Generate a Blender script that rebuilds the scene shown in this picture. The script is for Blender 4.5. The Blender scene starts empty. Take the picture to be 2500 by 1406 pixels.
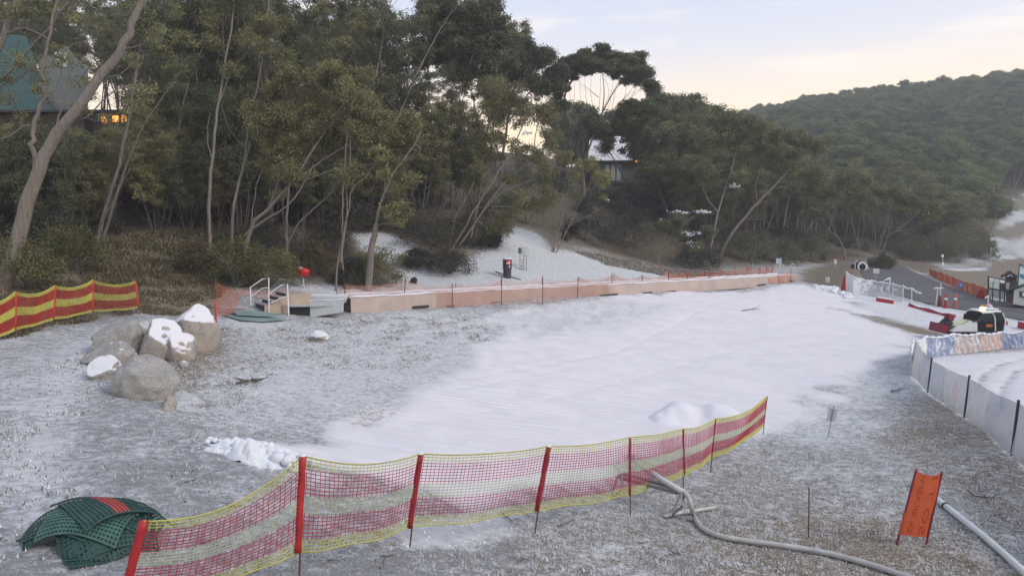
import bpy, math, random
import numpy as np
from mathutils import Vector, Matrix, noise as mnoise

# ------------------------------------------------------------------ camera, sky, sun, exposure
sc = bpy.context.scene
COL = sc.collection
F, CX, CY, PITCH, CAMZ = 1629.0, 1250.0, 703.0, math.radians(5.0), 6.0
SP, CP_ = math.sin(PITCH), math.cos(PITCH)
cam_d = bpy.data.cameras.new('camera')
cam_d.sensor_fit = 'HORIZONTAL'; cam_d.sensor_width = 36.0
cam_d.lens = 36.0 * F / 2500.0
cam_d.clip_start = 0.1; cam_d.clip_end = 3000
cam = bpy.data.objects.new('camera', cam_d); COL.objects.link(cam)
cam.location = (0, 0, CAMZ); cam.rotation_euler = (math.radians(85.0), 0, 0)
sc.camera = cam

LEL, LAZ = math.radians(38), math.radians(118)      # soft morning light: height, and azimuth clockwise from the view axis
w = bpy.data.worlds.new('World'); sc.world = w; w.use_nodes = True
nt = w.node_tree; nt.nodes.clear()
def wn(t, **k):
    n = nt.nodes.new(t)
    for a, b in k.items(): setattr(n, a, b)
    return n
out = wn('ShaderNodeOutputWorld'); bg = wn('ShaderNodeBackground')
sky = wn('ShaderNodeTexSky', sky_type='NISHITA', sun_disc=False, sun_elevation=LEL, sun_rotation=LAZ,
         altitude=1600.0, air_density=1.0, dust_density=1.6, ozone_density=1.5)
tc = wn('ShaderNodeTexCoord'); mp = wn('ShaderNodeMapping'); mp.inputs['Scale'].default_value = (1.2, 1.2, 7.5)
mp.inputs['Rotation'].default_value = (0.10, 0.06, 0.3)
cl = wn('ShaderNodeTexNoise'); cl.inputs['Scale'].default_value = 2.6; cl.inputs['Detail'].default_value = 7; cl.inputs['Roughness'].default_value = 0.55
cl.inputs['Distortion'].default_value = 0.4
rmp = wn('ShaderNodeMapRange'); rmp.inputs[1].default_value = 0.50; rmp.inputs[2].default_value = 0.74; rmp.inputs[3].default_value = 0.0; rmp.inputs[4].default_value = 0.75
# high thin overcast veil: pale lavender overhead, warm cream near the skyline
sep = wn('ShaderNodeSeparateXYZ'); ve = wn('ShaderNodeValToRGB')
e = ve.color_ramp.elements
e[0].position = 0.0; e[0].color = (6.4, 5.5, 4.6, 1)
e[1].position = 1.0; e[1].color = (3.2, 3.9, 5.4, 1)
for p, c in ((0.13, (9.0, 6.7, 4.0, 1)), (0.19, (7.3, 6.1, 4.9, 1)), (0.25, (5.5, 5.4, 5.7, 1)), (0.33, (4.4, 4.8, 5.8, 1)), (0.6, (4.3, 5.0, 6.5, 1))):
    x = e.new(p); x.color = c
veil = wn('ShaderNodeMix', data_type='RGBA'); veil.inputs[0].default_value = 0.86
cm = wn('ShaderNodeMix', data_type='RGBA'); cm.inputs[7].default_value = (7.6, 6.6, 5.8, 1)
L = nt.links.new
L(tc.outputs['Generated'], mp.inputs['Vector']); L(mp.outputs[0], cl.inputs['Vector']); L(cl.outputs['Fac'], rmp.inputs[0])
L(tc.outputs['Generated'], sep.inputs[0]); L(sep.outputs['Z'], ve.inputs[0])
L(sky.outputs[0], veil.inputs[6]); L(ve.outputs[0], veil.inputs[7])
L(rmp.outputs[0], cm.inputs[0]); L(veil.outputs[2], cm.inputs[6])
L(cm.outputs[2], bg.inputs['Color']); bg.inputs['Strength'].default_value = 0.1
L(bg.outputs[0], out.inputs['Surface'])

sl = bpy.data.lights.new('sun', 'SUN'); sl.energy = 1.1; sl.angle = math.radians(20); sl.color = (1.0, 0.9, 0.78)
so = bpy.data.objects.new('sun', sl); COL.objects.link(so)
so.rotation_euler = Vector((math.sin(LAZ)*math.cos(LEL), math.cos(LAZ)*math.cos(LEL), math.sin(LEL))).to_track_quat('Z', 'Y').to_euler()
so.location = (60, 40, 60)
sc.view_settings.view_transform = 'Standard'; sc.view_settings.look = 'None'
sc.view_settings.exposure = 0.84; sc.view_settings.gamma = 1.0
sc.cycles.max_bounces = 5; sc.cycles.diffuse_bounces = 3; sc.cycles.transparent_max_bounces = 8; sc.cycles.volume_bounces = 1
sc.cycles.use_denoising = True

# ------------------------------------------------------------------ measuring helpers (pixels of the 2500x1406 photograph)
def P(px, py, zc):
    xc = (px-CX)/F*zc; yc = -(py-CY)/F*zc
    return np.array((xc, zc*CP_ + yc*SP, CAMZ - zc*SP + yc*CP_))
def D(px, py, d):
    return P(px, py, d/(SP + (py-CY)/F*CP_))

ctrl = []
for a in [(735,1420,3.8),(1020,1332,4.25),(1340,1300,4.75),(1540,1257,5.05),(1680,1195,5.3),(1745,1153,5.5),(1870,1100,5.65),
          (2280,1335,5.2),(2500,1400,4.9),(2490,1110,4.85),(2365,1012,5.3),(2270,955,5.65),(2230,905,5.85),(2150,1000,6.0),(2200,1150,5.6),
          (2000,1050,5.75),(2000,900,5.6),(2500,850,5.9),(2330,862,5.9),(2500,980,5.45),(2400,830,5.9),(2200,800,5.8),(2050,760,5.5),(2160,735,5.5),
          (2430,783,5.75),(2500,800,5.8),(1960,692,4.3),(2060,712,4.9),(1900,760,5.0),(1700,722,4.35),(1700,800,5.2),(1700,900,5.4),
          (1500,740,4.3),(1500,850,5.0),(1500,1000,5.2),(1300,743,3.95),(1300,800,4.5),(1300,900,4.8),(1300,1050,4.9),(1100,752,3.9),(1100,820,4.3),
          (850,760,3.8),(850,850,4.3),(1000,900,4.5),(1000,1000,4.6),(1000,1150,4.5),(800,1000,4.3),(600,900,3.9),(600,1050,3.9),(300,1100,3.5),
          (100,1300,3.4),(0,1406,3.4),(450,1300,3.6),(450,870,3.55),(350,970,3.6),(38,830,3.3),(335,767,3.25),(550,778,3.6),(200,900,3.45),
          (10,718,2.4),(200,700,2.3),(400,690,2.5),(330,742,3.1),(700,710,3.05),(1000,690,3.2),(1238,677,2.9),(1278,657,2.6),(2300,720,5.8),
          (2430,737,5.7),(1640,678,4.05)]:
    ctrl.append(D(*a))
for a in [(1355,618,51),(1600,640,62),(1500,600,64),(1300,555,54),(1200,562,50),(1100,612,44),(1000,642,42),(900,603,44),(700,622,40),(560,565,41),
          (250,620,32),(100,640,28),(100,330,85),(400,345,88),(700,345,92),(1000,352,95),(1250,375,100),(1500,410,108),(1530,492,85),(1700,485,105),
          (300,480,55),(700,475,60),(1050,475,65),(1250,480,68),(500,420,150),(1000,430,150),(100,420,150),(1800,625,72),(2000,640,80),(2100,655,75),
          (2180,628,110),(2300,652,95),(2400,620,120),(2480,602,120),(2480,500,150),(2200,600,112),(2000,590,102),(1800,560,110),(1800,450,140),
          (2000,450,160),(2200,370,210),(1900,345,230),(2150,272,300),(2500,234,280),(1850,310,330),(2350,400,190),(2500,350,210),(2750,215,280),
          (2700,600,120),(2150,340,440),(2500,340,440),(1850,370,440),(1500,430,300),(1000,460,300),(1650,440,220),(2800,350,440)]:
    ctrl.append(P(*a))
for a in [(-40,18,3.2),(-20,5,2.7),(0,0,2.3),(0,-20,2.4),(30,-10,1.3),(18,4,1.1),(60,20,.4),(60,-30,1),(-60,-30,4),(-70,85,19),(90,60,.8),(-60,40,7),(-150,100,28),
          (-400,200,40),(400,0,5),(0,-400,0),(-400,-300,10),(400,-400,0),(-300,500,20),(400,500,40),(0,600,10)]:
    ctrl.append(np.array(a, float))
ctrl = np.array(ctrl)
KC = 4.0
def _ker(d2): return np.sqrt(d2 + KC*KC)
_d2 = ((ctrl[:, None, :2]-ctrl[None, :, :2])**2).sum(-1)
_A = -_ker(_d2) - 0.0*np.eye(len(ctrl))
_n = len(ctrl); _M = np.zeros((_n+1, _n+1)); _M[:_n, :_n] = _A + 1.2*np.eye(_n); _M[:_n, _n] = 1; _M[_n, :_n] = 1
_sol = np.linalg.solve(_M, np.r_[ctrl[:, 2], 0])
_W, _C0 = _sol[:_n], _sol[_n]
def H(x, y):
    x = np.atleast_1d(np.asarray(x, float)); y = np.atleast_1d(np.asarray(y, float))
    r = np.empty(len(x))
    for i in range(0, len(x), 20000):
        s = slice(i, i+20000)
        d2 = (x[s, None]-ctrl[None, :, 0])**2 + (y[s, None]-ctrl[None, :, 1])**2
        r[s] = -_ker(d2) @ _W + _C0
    return r
def h1(x, y): return float(H(x, y)[0])
_ZS = np.geomspace(4, 500, 420)
def G(px, py, up=0.0):
    """point where the sight line through a photo pixel meets the ground (or a level 'up' metres above it)"""
    d = P(px, py, 1.0) - np.array((0, 0, CAMZ))
    pts = d[None, :]*_ZS[:, None] + np.array((0, 0, CAMZ))
    g = pts[:, 2] - H(pts[:, 0], pts[:, 1]) - up
    k = np.argmax(g < 0)
    if g[k] >= 0: k = len(_ZS)-1
    a, b = _ZS[max(k-1, 0)], _ZS[k]
    for _ in range(18):
        m = .5*(a+b); p = d*m + np.array((0, 0, CAMZ))
        if p[2] - h1(p[0], p[1]) - up < 0: b = m
        else: a = m
    return d*b + np.array((0, 0, CAMZ))
def ZC(p): return p[1]*CP_ - (p[2]-CAMZ)*SP
def V(p): return Vector((float(p[0]), float(p[1]), float(p[2])))

# ------------------------------------------------------------------ object helpers
def link(o, parent=None):
    COL.objects.link(o)
    if parent is not None: o.parent = parent
    return o
def tag(o, label=None, cat=None, group=None, kind=None):
    for k, v in (('label', label), ('category', cat), ('group', group), ('kind', kind)):
        if v: o[k] = v
    return o
def thing(name, label, cat, loc=(0, 0, 0), group=None):
    o = bpy.data.objects.new(name, None); o.location = [float(c) for c in loc]; o.empty_display_size = .3
    link(o); return tag(o, label, cat, group)
def origin(o):
    v = Vector((0, 0, 0))
    while o is not None:
        v += Vector(o.location); o = o.parent
    return v
def copy_thing(root):
    r = root.copy(); COL.objects.link(r)
    for ch in list(root.children):
        c = ch.copy(); COL.objects.link(c); c.parent = r
        for g in list(ch.children):
            d = g.copy(); COL.objects.link(d); d.parent = c
    return r

class MB:
    def __init__(self): self.v = []; self.f = []; self.m = []
    def add(self, vs, fs, mi=0):
        n = len(self.v); self.v.extend([tuple(map(float, q)) for q in vs])
        for f in fs: self.f.append(tuple(i+n for i in f)); self.m.append(mi)
        return self
    def box(self, c, s, R=None, mi=0, taper=1.0, bevel=0.0):
        c = V(c); R = R or Matrix.Identity(3); hx, hy, hz = s[0]/2, s[1]/2, s[2]/2
        if bevel > 0:
            b = min(bevel, hx*.9, hy*.9, hz*.9); vs = []; 
            for z, k in ((-hz, b), (-hz+b, 0), (hz-b, 0), (hz, b)):
                t = taper if z > 0 else 1.0
                x, y = (hx-k)*t, (hy-k)*t; q = b if k == 0 else b*.2
                vs += [(-x+q, -y, z), (x-q, -y, z), (x, -y+q, z), (x, y-q, z), (x-q, y, z), (-x+q, y, z), (-x, y-q, z), (-x, -y+q, z)]
            fs = [tuple(range(7, -1, -1)), tuple(range(24, 32))]
            for r in range(3):
                for i in range(8): fs.append((r*8+i, r*8+(i+1) % 8, r*8+8+(i+1) % 8, r*8+8+i))
        else:
            vs = []
            for z in (-hz, hz):
                t = taper if z > 0 else 1.0
                vs += [(-hx*t, -hy*t, z), (hx*t, -hy*t, z), (hx*t, hy*t, z), (-hx*t, hy*t, z)]
            fs = [(3, 2, 1, 0), (4, 5, 6, 7), (0, 1, 5, 4), (1, 2, 6, 5), (2, 3, 7, 6), (3, 0, 4, 7)]
        return self.add([c + R @ Vector(q) for q in vs], fs, mi)
    def tube(self, pts, r, sides=6, cap=True, mi=0, flat=1.0):
        pts = [V(p) for p in pts]; n = len(pts)
        rs = r if hasattr(r, '__len__') else [r]*n
        vs = []; fs = []; ref = None
        for i in range(n):
            t = (pts[min(i+1, n-1)]-pts[max(i-1, 0)])
            t = t.normalized() if t.length > 1e-9 else Vector((0, 0, 1))
            if ref is None: ref = Vector((1, 0, 0)) if abs(t.x) < .8 else Vector((0, 1, 0))
            a = (ref - t*ref.dot(t)); a = a.normalized() if a.length > 1e-6 else t.orthogonal().normalized()
            ref = a; b = t.cross(a)
            for k in range(sides):
                an = 2*math.pi*k/sides
                vs.append(pts[i] + a*(math.cos(an)*rs[i]) + b*(math.sin(an)*rs[i]*flat))
        for i in range(n-1):
            for k in range(sides):
                fs.append((i*sides+k, i*sides+(k+1) % sides, (i+1)*sides+(k+1) % sides, (i+1)*sides+k))
        if cap and sides > 2: fs += [tuple(range(sides-1, -1, -1)), tuple((n-1)*sides+k for k in range(sides))]
        return self.add(vs, fs, mi)
    def grid(self, fn, nu, nv, mi=0, mfn=None):
        vs = [fn(i/nu, j/nv) for j in range(nv+1) for i in range(nu+1)]
        n = len(self.v); self.v.extend([tuple(map(float, q)) for q in vs])
        for j in range(nv):
            for i in range(nu):
                a = n+j*(nu+1)+i; self.f.append((a, a+1, a+nu+2, a+nu+1))
                self.m.append(mfn((i+.5)/nu, (j+.5)/nv) if mfn else mi)
        return self
    def lathe(self, c, prof, sides=16, R=None, mi=0, cap=True):
        c = V(c); R = R or Matrix.Identity(3); vs = []; fs = []
        for r, z in prof:
            for k in range(sides):
                an = 2*math.pi*k/sides; vs.append(c + R @ Vector((r*math.cos(an), r*math.sin(an), z)))
        for i in range(len(prof)-1):
            for k in range(sides): fs.append((i*sides+k, i*sides+(k+1) % sides, (i+1)*sides+(k+1) % sides, (i+1)*sides+k))
        if cap: fs += [tuple(range(sides-1, -1, -1)), tuple((len(prof)-1)*sides+k for k in range(sides))]
        return self.add(vs, fs, mi)
    def prism(self, poly, d, mi=0):
        """polygon of 3D points extruded by vector d"""
        n = len(poly); a = [V(p) for p in poly]; b = [p+V(d) for p in a]
        return self.add(a+b, [tuple(range(n-1, -1, -1)), tuple(range(n, 2*n))]+[(i, (i+1) % n, (i+1) % n+n, i+n) for i in range(n)], mi)
    def build(self, name, mats, parent=None, smooth=False):
        if not isinstance(mats, (list, tuple)): mats = [mats]
        me = bpy.data.meshes.new(name); o0 = origin(parent)
        me.from_pydata([(x-o0.x, y-o0.y, z-o0.z) for x, y, z in self.v], [], self.f)
        for m in mats: me.materials.append(m)
        if len(mats) > 1: me.polygons.foreach_set('material_index', self.m)
        if smooth: me.polygons.foreach_set('use_smooth', [True]*len(me.polygons))
        me.update()
        return link(bpy.data.objects.new(name, me), parent)
    def solo(self, name, mats, label, cat, group=None, smooth=False, kind=None):
        """a thing that is one mesh, its origin at its base"""
        a = np.array(self.v); c = (a.min(0)+a.max(0))/2; c[2] = a[:, 2].min()
        if not isinstance(mats, (list, tuple)): mats = [mats]
        me = bpy.data.meshes.new(name); me.from_pydata([tuple(q) for q in (a-c)], [], self.f)
        for m in mats: me.materials.append(m)
        if len(mats) > 1: me.polygons.foreach_set('material_index', self.m)
        if smooth: me.polygons.foreach_set('use_smooth', [True]*len(me.polygons))
        o = bpy.data.objects.new(name, me); o.location = c; link(o)
        return tag(o, label, cat, group, kind)
def rotz(a): return Matrix.Rotation(a, 3, 'Z')
def lerp(a, b, t): return a + (b-a)*t

# ------------------------------------------------------------------ materials
def mat(name, color, rough=0.7, metal=0.0, vary=0.0, scale=8.0, bump=0.0, spec=0.35, color2=None, stretch=None, emit=None, estr=0, alpha=None, thr=None):
    m = bpy.data.materials.new(name); m.use_nodes = True; n = m.node_tree.nodes; l = m.node_tree.links.new
    b = n['Principled BSDF']; b.inputs['Roughness'].default_value = rough; b.inputs['Metallic'].default_value = metal
    b.inputs['Specular IOR Level'].default_value = spec
    c = (*color, 1); b.inputs['Base Color'].default_value = c
    if vary or bump or color2:
        t = n.new('ShaderNodeTexCoord'); nz = n.new('ShaderNodeTexNoise'); nz.inputs['Scale'].default_value = scale; nz.inputs['Detail'].default_value = 6
        nz.inputs['Roughness'].default_value = .6
        src = t.outputs['Object']
        if stretch:
            mm = n.new('ShaderNodeMapping'); mm.inputs['Scale'].default_value = stretch; l(src, mm.inputs[0]); src = mm.outputs[0]
        l(src, nz.inputs['Vector'])
        mr = n.new('ShaderNodeMapRange'); lo, hi = thr or (.33, .67); mr.inputs[1].default_value = lo; mr.inputs[2].default_value = hi; l(nz.outputs['Fac'], mr.inputs[0])
        mx = n.new('ShaderNodeMix'); mx.data_type = 'RGBA'
        c2 = color2 or tuple(x*(1-vary) for x in color)
        mx.inputs[6].default_value = (*c2, 1); mx.inputs[7].default_value = c; l(mr.outputs[0], mx.inputs[0]); l(mx.outputs[2], b.inputs['Base Color'])
        if bump:
            bp = n.new('ShaderNodeBump'); bp.inputs['Strength'].default_value = .6; bp.inputs['Distance'].default_value = bump
            l(nz.outputs['Fac'], bp.inputs['Height']); l(bp.outputs[0], b.inputs['Normal'])
    if emit: b.inputs['Emission Color'].default_value = (*emit, 1); b.inputs['Emission Strength'].default_value = estr
    return m
M = {}
M['bark'] = mat('pale_bark', (.255, .222, .19), .85, color2=(.12, .10, .085), scale=2.2, stretch=(6, 6, .35), thr=(.28, .75), bump=.01)
M['bark_dark'] = mat('grey_bark', (.165, .145, .125), .9, color2=(.075, .064, .056), scale=2.5, stretch=(3, 3, .4), bump=.01)
M['snow'] = mat('snow', (.66, .655, .685), .75, vary=.08, scale=5, bump=.02, spec=.2)
M['snow_lump'] = mat('lumpy_snow', (.68, .70, .735), .8, vary=.10, scale=14, bump=.04, spec=.2)
M['red'] = mat('red_plastic', (.42, .025, .03), .5, vary=.35, scale=6)
M['red_net'] = mat('red_net', (.40, .035, .06), .55, vary=.2, scale=3)
M['yellow_net'] = mat('yellow_net', (.50, .47, .10), .55, vary=.2, scale=3)
M['pale_net'] = mat('pale_yellow_net', (.44, .45, .27), .55, vary=.2, scale=3)
M['orange_net'] = mat('orange_net', (.55, .13, .045), .6, vary=.25, scale=2)
M['pink_net'] = mat('frosted_orange_net', (.62, .30, .22), .6, vary=.2, scale=2)
M['steel'] = mat('grey_steel', (.26, .27, .28), .5, .4, vary=.3, scale=20)
M['galv'] = mat('galvanised', (.55, .57, .58), .5, .3, vary=.2, scale=12)
M['dark'] = mat('dark_metal', (.035, .037, .042), .55, vary=.3, scale=9)
M['rust'] = mat('rusty_rod', (.13, .06, .05), .8, vary=.4, scale=30)
M['white'] = mat('white_paint', (.78, .79, .8), .45, vary=.1, scale=5)
# ------------------------------------------------------------------ ground: one sheet, snow cover as a surface mask in the world
def poly_mask(x, y, poly, soft):
    poly = np.asarray(poly); inside = np.zeros(len(x), bool); dmin = np.full(len(x), 1e9)
    n = len(poly)
    for i in range(n):
        x0, y0 = poly[i]; x1, y1 = poly[(i+1) % n]
        c = ((y0 > y) != (y1 > y)) & (x < (x1-x0)*(y-y0)/((y1-y0) if y1 != y0 else 1e-9)+x0); inside ^= c
        dx, dy = x1-x0, y1-y0; t = np.clip(((x-x0)*dx+(y-y0)*dy)/(dx*dx+dy*dy+1e-9), 0, 1)
        dmin = np.minimum(dmin, np.hypot(x-x0-t*dx, y-y0-t*dy))
    sd = np.where(inside, dmin, -dmin)
    k = np.clip(sd/soft*.5+.5, 0, 1); return k*k*(3-2*k)
def gpoly(pts): return [tuple(G(*p)[:2]) for p in pts]

ang = np.concatenate([np.linspace(-180, -56, 40, endpoint=False), np.linspace(-56, -43, 30, endpoint=False), np.linspace(-43, 43, 560, endpoint=False), np.linspace(43, 56, 30, endpoint=False), np.linspace(56, 180, 40, endpoint=False)])
ang = np.radians(ang); NA = len(ang)
rad = np.concatenate([[.6, 2, 4], np.geomspace(6, 110, 400), np.geomspace(114, 700, 60), [1000, 1800]])
NR = len(rad)
RR, AA = np.meshgrid(rad, ang, indexing='ij')
gx = (RR*np.sin(AA)).ravel(); gy = (RR*np.cos(AA)).ravel()
gz = H(gx, gy)
far = np.hypot(gx, gy) > 650
gz[far] = np.clip(gz[far], -20, 40)

def fbm(x, y, s, seed):
    """cheap value noise"""
    r = np.random.RandomState(seed); T = r.rand(256, 256)
    t = np.zeros(len(x)); amp = 1; tot = 0
    for o in range(4):
        u, v = x/s, y/s; iu = np.floor(u).astype(int); iv = np.floor(v).astype(int); fu = u-iu; fv = v-iv
        fu = fu*fu*(3-2*fu); fv = fv*fv*(3-2*fv)
        a = T[iu % 256, iv % 256]; b = T[(iu+1) % 256, iv % 256]; c = T[iu % 256, (iv+1) % 256]; d = T[(iu+1) % 256, (iv+1) % 256]
        t += amp*((a*(1-fu)+b*fu)*(1-fv)+(c*(1-fu)+d*fu)*fv); tot += amp; amp *= .5; s *= .5
    return t/tot

dist = np.hypot(gx, gy)
snow = np.full(len(gx), .50); warm = np.full(len(gx), .35); smo = np.zeros(len(gx)); litter = np.zeros(len(gx))
jx = (fbm(gx, gy, 1.6, 21)-.5)*2.2; jy = (fbm(gx, gy, 1.6, 22)-.5)*2.2
def paint(pts, s=None, wm=None, sm=None, li=None, soft=1.0, k=1.0, jit=0.0):
    m = poly_mask(gx+jx*jit, gy+jy*jit, gpoly(pts), soft)*k
    if s is not None: snow[:] = snow*(1-m)+s*m
    if wm is not None: warm[:] = warm*(1-m)+wm*m
    if sm is not None: smo[:] = smo*(1-m)+sm*m
    if li is not None: litter[:] = litter*(1-m)+li*m
# everything uphill of the wood's edge: dark leaf litter
wood = [(-700,690),(0,690),(140,690),(330,700),(480,690),(620,690),(760,690),(870,690),(975,650),(1100,640),(1180,600),(1240,560),(1300,560),(1340,600),(1440,606),(1560,640),(1680,650),(1800,650),(1990,640),(2100,640),(2160,618),(2260,640),(2330,640),(2400,600),(2480,520),(2700,450)]
wp = gpoly(wood) + [(600, 500), (600, 900), (-800, 900), (-800, 60)]
m = poly_mask(gx, gy, wp, 3.0)
litter[:] = m; snow[:] = snow*(1-m)+.12*m; warm[:] = warm*(1-m)+.7*m
# left bank of dry grass in front of the wood
paint([(-300,840),(38,812),(130,790),(335,755),(480,770),(520,760),(560,690),(480,650),(260,600),(180,680),(-300,700)], s=.22, wm=.95, li=.15, soft=1.2)
paint([(0,900),(200,830),(340,790),(480,775),(430,860),(180,900),(60,1000),(-200,1100)], s=.60, wm=.08, soft=.8)
paint([(-300,1000),(100,1000),(330,1010),(520,1100),(560,1250),(400,1406),(300,1600),(-300,1600)], s=.48, wm=.12, soft=1.2)
paint([(-300,1250),(60,1200),(150,1330),(320,1500),(-300,1600)], s=.38, wm=.12, soft=.8)
paint([(440,830),(540,800),(600,880),(500,960),(430,990),(400,890)], s=.33, wm=.9, soft=.8)
paint([(560,790),(1200,760),(1250,880),(1000,960),(830,1030),(560,1050),(500,960)], s=.69, wm=.45, soft=1.5, jit=.5)
paint([(850,775),(1050,765),(1180,790),(1100,840),(900,830)], s=.70, wm=.85, soft=.8, jit=.5)
# dusted ground right front
paint([(1000,1320),(1500,1220),(1750,1120),(2050,1050),(2250,1200),(2450,1406),(2700,1700),(900,1700)], s=.48, wm=.6, soft=1.5)
paint([(1850,1270),(2150,1250),(2400,1330),(2700,1700),(1700,1700),(1750,1350)], s=.42, wm=.8, soft=1.2)
paint([(2140,1060),(2270,960),(2380,1020),(2520,1130),(2620,1300),(2450,1300),(2250,1150)], s=.41, wm=.75, soft=.9)
paint([(700,1350),(1000,1330),(1250,1320),(1250,1500),(600,1500)], s=.40, wm=.3, soft=.5)
# snow behind the conveyor
paint([(700,705),(985,692),(980,660),(1140,655),(1230,595),(1260,555),(1310,575),(1345,610),(1440,625),(1540,652),(1640,676),(1640,692),(1200,705),(850,720)], s=.80, wm=.2, li=0, soft=1.2)
paint([(1400,610),(1560,635),(1700,655),(1800,668),(1640,676),(1480,645)], s=.36, wm=.9, li=.2, soft=2.0)
paint([(860,570),(930,565),(1050,612),(1040,640),(960,640),(880,610)], s=.75, wm=.2, li=0, soft=1.0)
# the packed snow run
run = [(1960,694),(1640,713),(1480,728),(1330,746),(1220,768),(1260,830),(1120,880),(1000,965),(900,1000),(830,1045),(850,1062),(740,1072),(560,1075),(640,1150),(720,1140),(900,1190),(1150,1230),(1300,1190),(1480,1150),(1600,1100),(1720,1060),(1880,1045),(2000,985),(2120,900),(2215,850),(2235,815),(2190,785),(2100,748),(2050,716)]
paint(run, s=1.02, wm=.2, sm=1, li=0, soft=.5, jit=1.2)
paint([(1220,765),(1500,730),(1640,745),(1500,800),(1280,825)], s=.86, sm=.25, soft=1.0)
paint([(830,1030),(930,985),(1010,1000),(900,1045)], s=.60, wm=.85, sm=.6, soft=.3)
paint([(2060,760),(2150,790),(2210,815),(2300,812),(2290,790),(2180,775)], s=.40, wm=.75, sm=0, soft=.6, jit=.5)
paint([(2180,790),(2235,814),(2300,816),(2275,795)], s=.10, wm=.8, sm=0, soft=.3, jit=.3)
paint([(2000,752),(2080,762),(2085,756),(2020,747)], s=.55, wm=.6, soft=.3)
paint([(1890,1045),(2010,985),(2130,900),(2220,880),(2225,930),(2130,1000),(2100,1080),(1980,1090)], s=.68, wm=.3, soft=1.0, jit=.8)
paint([(2225,930),(2240,880),(2330,868),(2520,855),(2800,850),(2800,1300),(2500,1100),(2365,1005)], s=.83, wm=.1, sm=.7, soft=.4)
paint([(2070,700),(2160,726),(2300,752),(2520,790),(2520,850),(2300,815),(2240,800),(2150,770),(2080,730)], s=.82, wm=.2, sm=.5, soft=.8, k=.8)
paint([(980,1292),(1120,1265),(1220,1262),(1260,1300),(1140,1338),(1010,1335)], s=.82, wm=.2, soft=.25)
paint([(410,965),(450,955),(500,985),(490,1003),(420,1000)], s=.95, soft=.15)
paint([(560,780),(640,785),(700,790),(690,830),(610,810)], s=.80, soft=.5)
paint([(1966,662),(2060,640),(2095,648),(2075,690),(2052,713),(1972,690)], s=.14, wm=.95, li=.55, soft=1.0, jit=.5)
paint([(2095,650),(2150,618),(2260,640),(2300,655),(2260,668),(2190,645),(2160,632),(2130,640),(2110,660),(2110,690)], s=.12, wm=.9, li=.6, soft=1.5, jit=.5)
# the clearing far right
paint([(2420,640),(2425,600),(2430,520),(2470,480),(2700,430),(2700,650)], s=.66, wm=.6, li=0, soft=3)
paint([(2270,655),(2400,648),(2440,640),(2520,620),(2700,700),(2520,730),(2420,715),(2330,690)], s=.22, wm=.85, li=.1, soft=2)
paint([(2290,655),(2420,645),(2430,652),(2340,662)], s=.8, soft=1)
paint([(2410,632),(2440,600),(2480,578),(2600,570),(2600,625),(2480,632)], s=.9, soft=2)
paint([(2425,490),(2460,480),(2500,490),(2600,480),(2600,520),(2450,515)], s=.85, soft=3)
snow += (fbm(gx, gy, 5.0, 3)-.5)*.16*(1-smo)
farc = poly_mask(gx, gy, gpoly([(2390,660),(2405,600),(2420,520),(2450,470),(2700,420),(2700,660)]), 3)
snow += farc*(fbm(gx, gy, 4.5, 31)-.56)*2.2
snow -= smo*np.clip(fbm(gx, gy, 7.0, 33)-.56, 0, 1)*.9*poly_mask(gx, gy, gpoly([(850,1000),(1300,880),(1500,900),(1300,1100),(1000,1200),(700,1100)]), 2)
warm += smo*.3
for pts in ([(490,778),(300,800),(150,900),(60,1080),(20,1300)], [(520,782),(330,815),(190,920),(110,1100),(70,1320)]):
    for a, b in zip(pts[:-1], pts[1:]):
        pa_, pb_ = G(*a)[:2], G(*b)[:2]; dx, dy = pb_-pa_; t_ = np.clip(((gx-pa_[0])*dx+(gy-pa_[1])*dy)/(dx*dx+dy*dy), 0, 1)
        k_ = np.exp(-(np.hypot(gx-pa_[0]-t_*dx, gy-pa_[1]-t_*dy)/.35)**2); snow += .12*k_; gz -= .02*k_
gz += (1-smo)*(fbm(gx, gy, .45, 1)-.5)*np.clip(.05+.03*warm, 0, .1)*np.clip(1.5-dist/120, 0, 1)*(dist > 3)
gz += (fbm(gx, gy, 2.5, 2)-.5)*.10*np.clip(1.3-dist/120, 0, 1)*(dist > 3)*(1-.5*smo)
# churned lumps on the bank below the conveyor and shallow grooves along the run
lump = poly_mask(gx, gy, gpoly([(850,770),(1220,745),(1500,728),(1640,745),(1500,800),(1250,830),(1000,830)]), 1.5)
gz += lump*(fbm(gx, gy, .8, 7)-.5)*.34
def seg_dist(a, b):
    a, b = G(*a)[:2], G(*b)[:2]; dx, dy = b-a; t = np.clip(((gx-a[0])*dx+(gy-a[1])*dy)/(dx*dx+dy*dy), 0, 1)
    return np.hypot(gx-a[0]-t*dx, gy-a[1]-t*dy)
for a, b, wd, dp in [((1050,935),(1500,860),.12,.03),((1080,955),(1650,840),.1,.025),((1150,1010),(1800,850),.1,.02),((1500,860),(1700,760),.15,.03),((1850,820),(2150,850),.1,.02),((1900,795),(1990,812),.08,.05),((2010,752),(2080,764),.1,.06)]:
    d = seg_dist(a, b); gz -= dp*np.exp(-(d/wd)**2)
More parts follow.
